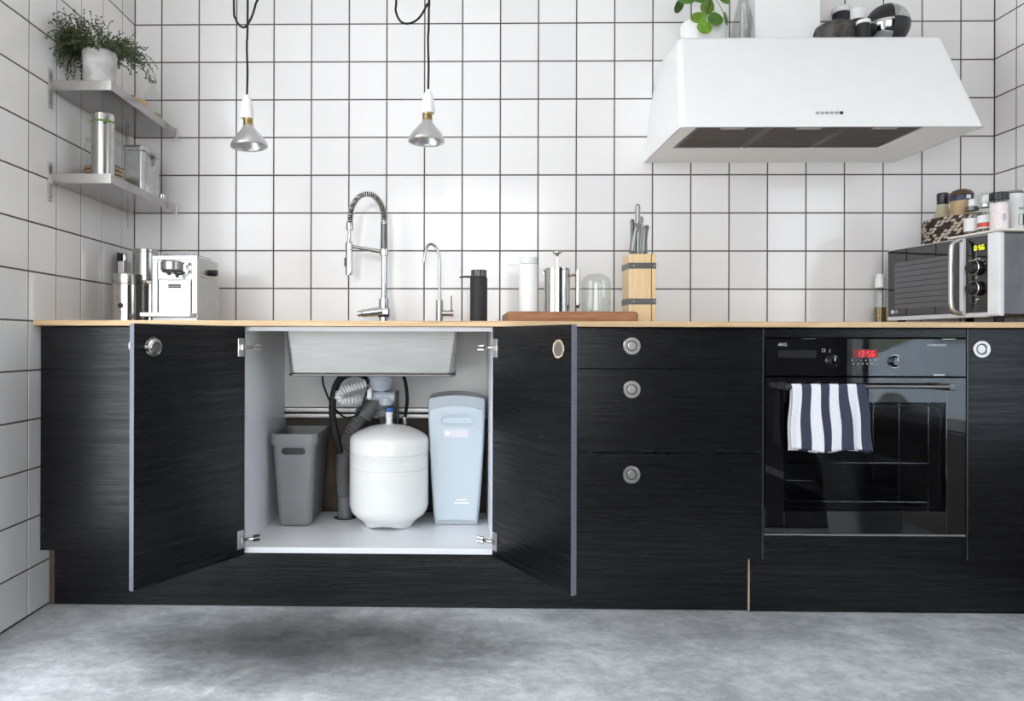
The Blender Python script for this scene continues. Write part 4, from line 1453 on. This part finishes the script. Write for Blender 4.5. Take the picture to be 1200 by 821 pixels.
for z in (.171, .196):
    lathe(b, [(.006, -.010), (.0068, -.008), (.0068, .004), (.005, .006)], 14, (.046, -d_ - .008, z), 'Y')
P('steam_valve', b, M['machinechrome'], gh)
P('drip_tray', box(nb(), -w - .019, w - .004, -d_ - .055, -d_ + .002, .0175, .0310, .0012, 2), M['machinechrome'], es)
P('foot_panel', box(nb(), -w, w, -d_ - .001, -d_ + .006, .0005, .017, .0008, 1), M['machinesteel'], es)
b = nb()
for s in (-1, 1):
    tube(b, [(s * .052, -.09, h), (s * .052, -.088, h + .010), (s * .052, .085, h + .012), (s * .052, .088, h)], .0016, 8)
tube(b, [(-.052, -.07, h + .011), (.052, -.07, h + .011)], .0012, 6)
P('cup_rail', b, M['machinechrome'], es)
b = nb()
tube(b, spline([(w - .002, -.06, .160), (w + .008, -.03, .158), (w + .012, .01, .162), (w + .010, .045, .164)], 6), .0042, 10)
P('steam_pipe', b, M['nickel'], es)
P('steam_knob', lathe(nb(), [(.010, -.001), (.011, .001), (.011, .020), (.008, .023)], 20, (w, .030, .178), 'X'), M['black'], es)
P('rear_tank', box(nb(), -w + .004, w - .004, d_ + .0005, d_ + .022, .01, h - .02, .003, 2), M['galv'], es)

fr = T('milk_frother', 'round polished steel milk frother with black button left of coffee machine', 'frother', (.0500, -.40, CT))
P('body', lathe(nb(), [(.046, 0), (.0485, .002), (.0485, .128), (.047, .131), (.049, .133), (.049, .136)], 44), M['polished'], fr)
P('lid', lathe(nb(), [(.0485, .1365), (.0492, .138), (.0492, .161), (.047, .165), (.03, .1675)], 44), M['steel'], fr)
P('button', lathe(nb(), [(.0090, -.045), (.0090, -.0500), (.007, -.0512)], 24, (.0, 0, .056), 'Y'), M['black'], fr)
P('button_mark', box(nb(), -.0008, .0008, -.0495, -.0483, .018, .040), M['print'], fr)
b = nb()
pts = []
for k in range(9):
    a = R(-128 + 4.0 * k)
    pts.append((.0489 * math.cos(a), .0489 * math.sin(a), .086 + .010 * math.sin(k / 8 * PI) - .0015 * k))
tube(b, pts, .0007, 5)
P('red_squiggle', b, M['red'], fr)

pj = T('steel_pitcher', 'steel coffee pitcher with black handle between frother and coffee machine', 'pitcher', (.072, -.262, CT))
P('body', lathe(nb(), [(.040, 0), (.042, .002), (.0425, .12), (.041, .145), (.038, .152), (.02, .158)], 36), M['polished'], pj)
b = nb()
tube(b, spline([(.040, -.015, .150), (.056, -.018, .150), (.066, -.02, .135), (.067, -.02, .085), (.064, -.02, .052), (.048, -.016, .044)], 6), .0058, 10)
P('handle', b, M['black'], pj)
b = nb()
tube(b, [(.030, -.028, .152), (.050, -.022, .154)], .0052, 8)
tube(b, [(.030, -.028, .040), (.052, -.020, .038)], .0052, 8)
tube(b, [(.028, -.034, .004), (.028, -.034, .155)], .0036, 8)
P('handle_mount', b, M['steel'], pj)
tc_ = T('steel_canister', 'tall plain steel canister at the back in the tiled corner', 'canister', (.0035, -.150, CT))
P('body', lathe(nb(), [(.043, 0), (.0455, .002), (.0455, .268)], 40), M['steel'], tc_)
P('lid', lathe(nb(), [(.045, .2685), (.046, .270), (.046, .279), (.042, .281)], 40), M['steel'], tc_)
gr_ = T('box_grater', 'narrow steel grater with black edge in the corner behind frother', 'grater', (-.075, -.160, CT))
b = nb()
box(b, -.010, .014, -.03, .03, 0, .235, .002, 1)
P('plate', b, M['nickel'], gr_)
P('edge', box(nb(), -.0125, -.0102, -.03, .03, 0, .268, .0008, 1), M['black'], gr_)
P('grip', lathe(nb(), [(.010, .236), (.011, .240), (.011, .262), (.008, .268)], 18, (.003, 0, 0)), M['chrome'], gr_)
cd = P('power_cord', tube(nb(), spline([(.010, -.42, CT + .004), (-.02, -.44, CT + .004), (-.05, -.40, CT + .0045), (-.07, -.32, CT + .006), (-.09, -.25, CT + .010), (-.10, -.18, CT + .012)], 6), .0034, 8), M['rubber'])
tag(cd, 'thin black power cord lying in the worktop corner behind frother', 'cord')
# ---------------------------------------------------------------- microwave, its front turned to face left
ang = math.atan2(-.470, .067)
mw = T('microwave', 'silver and black microwave turned sideways at right end of worktop', 'microwave', (2.7930, -.130, CT), ang)
# local: x along the front (left to right), y into the appliance, z up
mb, mt = .022, .281
P('case', box(nb(), .006, .470, .012, .345, mb + .004, mt, .003, 2), brushed('microwave_case', (.26, .27, .29), .2, (8, 8, 3), .3, .1), mw)
P('front_frame', box(nb(), 0, .475, -.002, .014, mb, mt + .001, .002, 2), plain('silver_plastic', (.68, .68, .70), .35), mw)
P('door_glass', box(nb(), .006, .296, -.0055, -.0005, mb + .013, mt - .002, .0015, 2), M['gloss'], mw)
P('window', box(nb(), .040, .288, -.0062, -.0050, mb + .040, mt - .050), plain('window_grey', (.11, .11, .115), .3), mw)
for k in range(8):
    z = mb + .056 + .0195 * k
    P('window_line', box(nb(), .040, .288, -.0066, -.0058, z, z + .0028), M['print'], mw)
b = nb()
box(b, .299, .356, -.006, .0, mb + .008, mt - .002, .002, 2)
P('handle_backing', b, plain('dark_slate', (.05, .052, .058), .25), mw)
b = nb()
hp = [(.346, -.010, mt - .010), (.345, -.024, mt - .009), (.342, -.042, mt - .018), (.341, -.047, mt - .040), (.341, -.048, mt - .09), (.341, -.048, mb + .09), (.341, -.047, mb + .045), (.342, -.042, mb + .022), (.345, -.024, mb + .013), (.346, -.010, mb + .014)]
tube(b, spline(hp, 6), .0072, 12)
P('handle', b, M['nickel'], mw)
P('handle_post', box(nb(), .338, .354, -.016, -.001, mb + .006, mt - .001, .003, 2), MC['silver_plastic'], mw)
pn = P('control_panel', box(nb(), .358, .434, -.0055, -.0005, mb + .013, mt - .002, .0012, 2), M['gloss'], mw)
P('silver_edge', box(nb(), .436, .4755, -.007, .004, mb + .004, mt + .001, .002, 2), plain('pale_silver_plastic', (.80, .80, .82), .35), mw)
P('bottom_strip', box(nb(), .004, .436, -.006, .004, mb - .002, mb + .0115, .001, 1), MC['silver_plastic'], mw)
ds_ = P('display', box(nb(), .382, .428, -.0065, -.005, .2300, .2520), M['print'], pn)
P('display_digits', digits(nb(), '0:56', .388, .2345, .0135, -.0066), M['led_yellow'], ds_)
for z in (.178, .112):
    k = P('knob', lathe(nb(), [(.0215, -.004), (.0215, -.018), (.019, -.022), (.017, -.032), (.012, -.034)], 30, (.395, 0, z), 'Y'), M['black'], pn)
    P('knob_ring', lathe(nb(), [(.0222, -.016), (.0236, -.017), (.0236, -.020), (.0218, -.021)], 30, (.395, 0, z), 'Y', False, False), M['chrome'], k)
b = nb()
for i in range(7):
    a = R(20 + 24 * i)
    x, z = .395 + .031 * math.cos(a), .178 + .029 * math.sin(a)
    box(b, x - .0025, x + .0025, -.0062, -.0054, z - .0009, z + .0009)
for x, z in ((.395, .147), (.390, .205), (.404, .207), (.400, .078), (.396, .076)):
    box(b, x - .004, x + .004, -.0062, -.0054, z - .0012, z + .0012)
P('scale_print', b, M['whiteprint'], pn)
for k in range(3):
    P('vent_line', box(nb(), .366, .428, -.0062, -.0054, .046 + .009 * k, .0485 + .009 * k), M['print'], pn)
lg = P('logo_disc', lathe(nb(), [(.0075, -.0050), (.0075, -.0064)], 20, (.030, 0, mb + .030), 'Y'), M['whiteprint'], mw)
text('logo_lettering', 'LG', .014, M['whiteprint'], mw, (.0485, -.0062, mb + .030))
for x in (.03, .44):
    for y in (.03, .31):
        P('foot', lathe(nb(), [(.012, .0006), (.014, .003), (.014, mb + .004)], 16, (x, y, 0)), M['rubber'], mw)
MT = CT + mt + .0015
# thin pale board lying on top, over the near half
c_, s_ = math.cos(ang), math.sin(ang)
def mwp(x, y): return (2.7930 + c_ * x - s_ * y, -.130 + s_ * x + c_ * y)
tb = P('thin_board', box(nb(), .285, .490, -.012, .330, 0, .0075, .0025, 2), M['cream'], None, loc=(2.7930, -.130, MT + .0005), rot=(0, 0, ang))
tag(tb, 'thin cream tray board lying on microwave under the spice jars', 'board')
TZ = MT + .0085

# woven basket with a bottle and a jar
bx, by = mwp(.175, .115)
bk = T('woven_basket', 'black and cream woven rush basket on top of the microwave', 'basket', (bx, by, MT))
A, B = .108, .078
ang2 = ang
def ell(a, k=1.0):
    x, y = A * k * math.cos(a), B * k * math.sin(a)
    return (c_ * x - s_ * y, s_ * x + c_ * y)
b = nb()
n = 44
H = .092
loft(b, [[(*ell(2 * PI * i / n, k), z) for i in range(n)] for k, z in ((.90, .001), (.96, .006), (.975, H - .004), (.95, H), (.90, H - .004), (.88, .008))], True, True)
P('liner', b, M['weave_dark'], bk)
bp, bd = nb(), nb()
rows, cols = 8, 40
for r_ in range(rows):
    z0 = .004 + r_ * (H - .004) / rows
    hh = (H - .004) / rows
    for k in range(cols):
        a0 = 2 * PI * (k + .5 * (r_ % 2)) / cols
        da = 2 * PI / cols
        tgt = bp if (k * 2 + r_ * 3) % 5 in (0, 2) or rg.random() < .18 else bd
        sl = .35 * hh * (1 if k % 2 else -.2)
        ring = []
        for ua, uz, k2 in ((-.5, .15, .985), (-.15, .0, 1.015), (.3, .1, 1.02), (.62, .6, .99), (.2, .95, 1.02), (-.25, .85, 1.012)):
            x, y = ell(a0 + da * ua, k2)
            ring.append((x, y, z0 + hh * uz + sl * (ua + .2)))
        cx_, cy_ = ell(a0, 1.04)
        vs = [tgt.verts.new(q) for q in ring]
        cv = tgt.verts.new((cx_, cy_, z0 + hh * .5))
        for i in range(6):
            tgt.faces.new((vs[i], vs[(i + 1) % 6], cv))
P('pale_strands', bp, M['weave_pale'], bk, 'cream woven strands', kind='stuff')
P('dark_strands', bd, M['weave_dark'], bk, 'black woven strands', kind='stuff')
px, py = mwp(.135, .105)
vb = T('vinegar_bottle', 'pale golden bottle with black screw cap standing in woven basket', 'bottle', (px, py, MT + .0088))
P('body', lathe(nb(), [(.026, 0), (.030, .004), (.030, .075), (.0275, .095), (.0175, .128), (.0165, .140)], 30), M['gold'], vb)
P('cap', lathe(nb(), [(.0165, .1405), (.0185, .142), (.0175, .150), (.0185, .156), (.0185, .178), (.016, .181)], 24), M['black'], vb)
px, py = mwp(.210, .110)
sj = T('spread_jar', 'tan spread jar with brown domed lid standing in woven basket', 'jar', (px, py, MT + .0088))
P('jar', lathe(nb(), [(.028, 0), (.033, .004), (.034, .09), (.033, .138)], 32), M['spread'], sj)
P('band', lathe(nb(), [(.0335, .1385), (.035, .139), (.035, .156), (.034, .157)], 32, cap0=False, cap1=False), M['navy'], sj)
P('lid', lathe(nb(), [(.036, .1572), (.037, .159), (.034, .166), (.026, .174), (.014, .179), (.0, .1805)], 32, cap1=False), M['toffee'], sj)
P('band_tag', box(nb(), -.007, .007, -.0362, -.0348, .142, .154), M['paper'], sj)

def glathe(bm, prof, *a, **k):
    return lathe(bm, [(r * .98, h * 1.245) for r, h in prof], *a, **k)
def grinder(loc, label, red):
    t = T('spice_grinder', label, 'spice jar', loc)
    b = nb()
    glathe(b, [(.022, .0), (.0235, .003), (.0235, .055), (.019, .066), (.0185, .070)], 28)
    P('glass_body', b, M['clearglass'], t)
    P('contents', glathe(nb(), [(.0215, .0035), (.0222, .006), (.0222, .045), (.02, .048)], 24), M['pepper'], t)
    P('label', glathe(nb(), [(.0239, .014), (.0241, .0145), (.0241, .0485), (.0239, .049)], 28, cap0=False, cap1=False), M['paper'], t)
    if red:
        P('red_band', glathe(nb(), [(.0242, .018), (.0244, .0185), (.0244, .029), (.0242, .0295)], 28, cap0=False, cap1=False), M['red'], t)
    P('collar', glathe(nb(), [(.0195, .0705), (.020, .072), (.020, .079), (.019, .080)], 24), M['darkmetal'] if not red else M['galv'], t)
    P('grinder_cap', glathe(nb(), [(.0205, .0805), (.022, .083), (.0215, .104), (.019, .108), (.01, .109)], 28), M['clearglass'], t)
    P('grinder_core', glathe(nb(), [(.008, .081), (.010, .084), (.009, .100), (.004, .102)], 16), M['whiteplastic'], t)
    return t
grinder((2.899, -.420, TZ), 'clear grinder jar with plain white label, nearest the woven basket', False)
grinder((2.902, -.480, TZ), 'clear grinder jar with red-striped label on the microwave tray', True)
sj = T('salt_jar', 'small jar of pink-white salt with flat black lid on microwave tray', 'spice jar', (2.894, -.548, TZ))
P('jar', lathe(nb(), [(.022, 0), (.0245, .003), (.0245, .078), (.022, .087)], 32), M['salt'], sj)
P('shoulder', lathe(nb(), [(.0225, .0875), (.023, .089), (.0225, .0965)], 28), M['clearglass'], sj)
P('lid', lathe(nb(), [(.025, .097), (.026, .098), (.026, .119), (.025, .1205)], 36), M['black'], sj)
P('barcode', box(nb(), -.006, .003, -.0252, -.0236, .030, .052), plain('barcode_grey', (.45, .46, .55), .5), sj)
ts = T('tall_shaker', 'tall white shaker with two printed black rings beside salt jar', 'spice jar', (2.978, -.500, TZ))
P('body', lathe(nb(), [(.021, 0), (.0240, .003), (.0240, .122), (.0225, .127)], 32), M['paper'], ts)
P('lid', lathe(nb(), [(.0225, .1275), (.0240, .1285), (.0240, .134), (.022, .136)], 32), plain('grey_lid', (.16, .165, .165), .4), ts)
text('lettering', 'oo', .017, M['print'], ts, (.004, -.0245, .078))
b = nb()
for a_, c2, d2, e2 in ((-.004, .012, .020, .0207), (-.004, .012, .048, .0487), (-.004, -.0033, .020, .048), (.0113, .012, .020, .048)):
    box(b, a_, c2, -.0249, -.0205, d2 * 1.2, e2 * 1.2)
P('printed_frame', b, M['print'], ts)
ds2 = T('dark_spice_jar', 'black spice jar just cut by right picture edge on microwave tray', 'spice jar', (3.042, -.500, TZ))
P('jar', lathe(nb(), [(.018, 0), (.020, .003), (.020, .056), (.018, .060)], 28), M['pepper'], ds2)
P('lid', lathe(nb(), [(.019, .0605), (.0205, .062), (.0205, .076), (.019, .078)], 28), M['black'], ds2)
cj = T('slim_spice_tube', 'slim glass tube of dark spice between salt jar and shaker', 'spice jar', (2.936, -.515, TZ))
P('tube', lathe(nb(), [(.0095, 0), (.0105, .002), (.0105, .062), (.009, .066)], 20), M['pepper'], cj)
P('cap', lathe(nb(), [(.0105, .0665), (.0112, .068), (.0112, .080), (.010, .082)], 20), M['galv'], cj)

# oil bottle behind the microwave
ob = T('oil_bottle', 'small white-capped oil bottle half hidden by the microwave left side', 'bottle', (2.802, -.062, CT))
P('glass', lathe(nb(), [(.019, .0005), (.021, .004), (.021, .125), (.015, .142), (.013, .148)], 28), M['clearglass'], ob)
P('oil', lathe(nb(), [(.018, .003), (.0198, .006), (.0198, .072), (.019, .074)], 24), M['oil'], ob)
P('cap', lathe(nb(), [(.0145, .1485), (.0165, .150), (.0165, .184), (.0135, .187), (.0135, .200), (.010, .202)], 24), M['whiteplastic'], ob)

# ---------------------------------------------------------------- on top of the hood
HZ = 1.9215
pp = T('potted_pilea', 'pilea with round green leaves in a white pot on the hood', 'plant', (2.105, -.125, HZ))
P('pot', lathe(nb(), [(.066, 0), (.074, .004), (.084, .08), (.087, .100), (.085, .106), (.080, .106), (.076, .092)], 44, cap1=False), M['porcelain'], pp)
P('soil', lathe(nb(), [(.074, .082), (.0765, .090), (.03, .094)], 28), M['soil'], pp)
P('trunk', tube(nb(), spline([(-.002, -.02, .09), (.002, -.03, .13), (.010, -.04, .17), (.022, -.05, .215), (.024, -.05, .25)], 6), .0042, 8), M['twig'], pp)
def round_leaf(c, r, nrm, dark):
    n = Vector(nrm).normalized()
    u_ = n.orthogonal().normalized()
    v_ = n.cross(u_)
    b = nb()
    N = 22
    c = Vector(c) + Vector((-.018, 0, -.022))
    rings = []
    for k, hgt in ((1, 0), (.72, .0022), (.35, .0030), (.08, .0018)):
        rings.append([c + (u_ * math.cos(2 * PI * i / N) * (1 + .03 * math.sin(3 * i)) + v_ * math.sin(2 * PI * i / N)) * r * k + n * hgt for i in range(N)])
    loft(b, rings, True, True)
    P('leaf', b, M['pileadark' if dark else 'pilea'], pp)
    tp_ = Vector((.016, -.045, .19))
    P('leaf_stalk', tube(nb(), spline([tp_, (tp_ + c) / 2 + Vector((0, 0, .015)), c - n * .0008], 5), .0011, 6), M['stem'], pp)
LV = [((-.035, -.105, .110), .0275, (-.15, -.9, .4), 0), ((-.018, -.120, .068), .0270, (0, -1, .25), 0), ((.024, -.110, .103), .0285, (.1, -.95, .25), 1), ((.066, -.100, .108), .025, (.80, -.62, .1), 1),
      ((-.075, -.10, .178), .031, (-.1, -.8, .6), 1), ((-.028, -.11, .176), .030, (0, -.8, .6), 1), ((.060, -.10, .178), .024, (.3, -.8, .4), 1),
      ((.018, -.06, .26), .030, (0, -.5, .9), 0), ((-.05, -.05, .27), .028, (-.4, -.4, .9), 1), ((.07, -.03, .25), .028, (.5, -.2, .9), 0), ((.0, .03, .26), .03, (0, .5, .9), 1), ((.05, .05, .22), .027, (.5, .6, .6), 0), ((-.06, .04, .22), .027, (-.6, .6, .6), 1)]
for l in LV:
    round_leaf(*l)
ca = T('glass_carafe', 'conical clear glass carafe between pilea pot and white duct', 'carafe', (2.252, -.130, HZ))
prof = [(.048, .001), (.054, .005), (.053, .012), (.036, .120), (.020, .190), (.0165, .215), (.0165, .255), (.021, .275)]
P('body', lathe(nb(), prof + [(r_ - .003, max(z_, .006)) for r_, z_ in reversed(prof)], 44), M['clearglass'], ca)
P('neck_ring', lathe(nb(), [(.0172, .212), (.0192, .215), (.0192, .222), (.0172, .225)], 30, cap0=False, cap1=False), M['whiteplastic'], ca)

sb = T('stone_mortar', 'dark mottled stone mortar upside down, leftmost beside the white duct', 'mortar', (2.577, -.165, HZ))
P('bowl', lathe(nb(), [(.077, 0), (.078, .02), (.0765, .055), (.068, .078), (.044, .089), (.040, .092), (.036, .090), (.015, .089)], 40), M['granite'], sb)
def blackjar(name, label, loc, r, h, hl):
    t = T(name, label, 'jar', loc)
    P('body', lathe(nb(), [(r * .9, 0), (r, .003), (r, h - .004), (r * .95, h)], 32), M['matteblack'], t)
    P('lid', lathe(nb(), [(r * 1.02, h + .0006), (r * 1.08, h + .002), (r * 1.08, h + hl - .004), (r * .98, h + hl), (r * .3, h + hl + .001)], 32), M['porcelain'], t)
    return t
blackjar('black_jar', 'tallest black jar with thin white lid behind the stone mortar', (2.663, -.042, HZ), .031, .184, .022)
blackjar('black_jar', 'black jar with tall rounded white lid left of patterned ball', (2.716, -.050, HZ), .031, .150, .046)
blackjar('black_jar', 'lowest black jar with white lid tucked right of the mortar', (2.632, -.252, HZ), .022, .050, .014)
# ball of black and chrome panels
pb_ = T('patterned_ball', 'round ball of black and chrome panels, rightmost on the hood', 'ornament', (2.760, -.175, HZ), R(48))
RX, RY, RZ = .079, .076, .078
def ball_patch(a0, a1, t0, t1, k=1.0):
    b = nb()
    nu, nv = 10, 8
    g = [[b.verts.new((RX * k * math.cos(t) * math.cos(a), RY * k * math.cos(t) * math.sin(a), RZ + RZ * k * math.sin(t)))
          for t in [t0 + (t1 - t0) * j / nv for j in range(nv + 1)]] for a in [a0 + (a1 - a0) * i / nu for i in range(nu + 1)]]
    for i in range(nu):
        for j in range(nv):
            try:
                b.faces.new((g[i][j], g[i + 1][j], g[i + 1][j + 1], g[i][j + 1]))
            except ValueError:
                pass
    bmesh.ops.remove_doubles(b, verts=b.verts, dist=1e-5)
    return b
for i in range(4):
    for j, (t0, t1) in enumerate(((-PI / 2, R(3)), (R(3), PI / 2))):
        a0 = R(-58 + 90 * i)
        blk = (i + j) % 2 == 1
        P('black_panel' if blk else 'chrome_panel', ball_patch(a0 + .01, a0 + PI / 2 - .01, t0 + .012, t1 - .012 if j == 0 else t1), M['black'] if blk else M['chrome'], pb_, smooth=60)
P('core', ball_patch(0, 2 * PI, -PI / 2, PI / 2, .985), M['darkmetal'], pb_, smooth=80)

# repeats share a group
for o in list(COL.objects):
    if o.parent is None and 'category' in o and 'group' not in o:
        k = o.name.split('.')[0]
        g = {'wall_shelf': 'steel wall shelves', 'pendant_lamp': 'bare bulb pendant lamps', 'black_jar': 'black jars on the hood',
             'soap_dispenser': 'soap dispensers on the worktop', 'base_cabinet': 'plain base cabinets', 'plinth_board': 'kick boards',
             'supply_hose': 'supply hoses under the sink', 'waste_bin': 'waste bins'}.get(k)
        if o['category'] == 'spice jar':
            g = 'spice jars on the microwave'
        if g:
            o['group'] = g
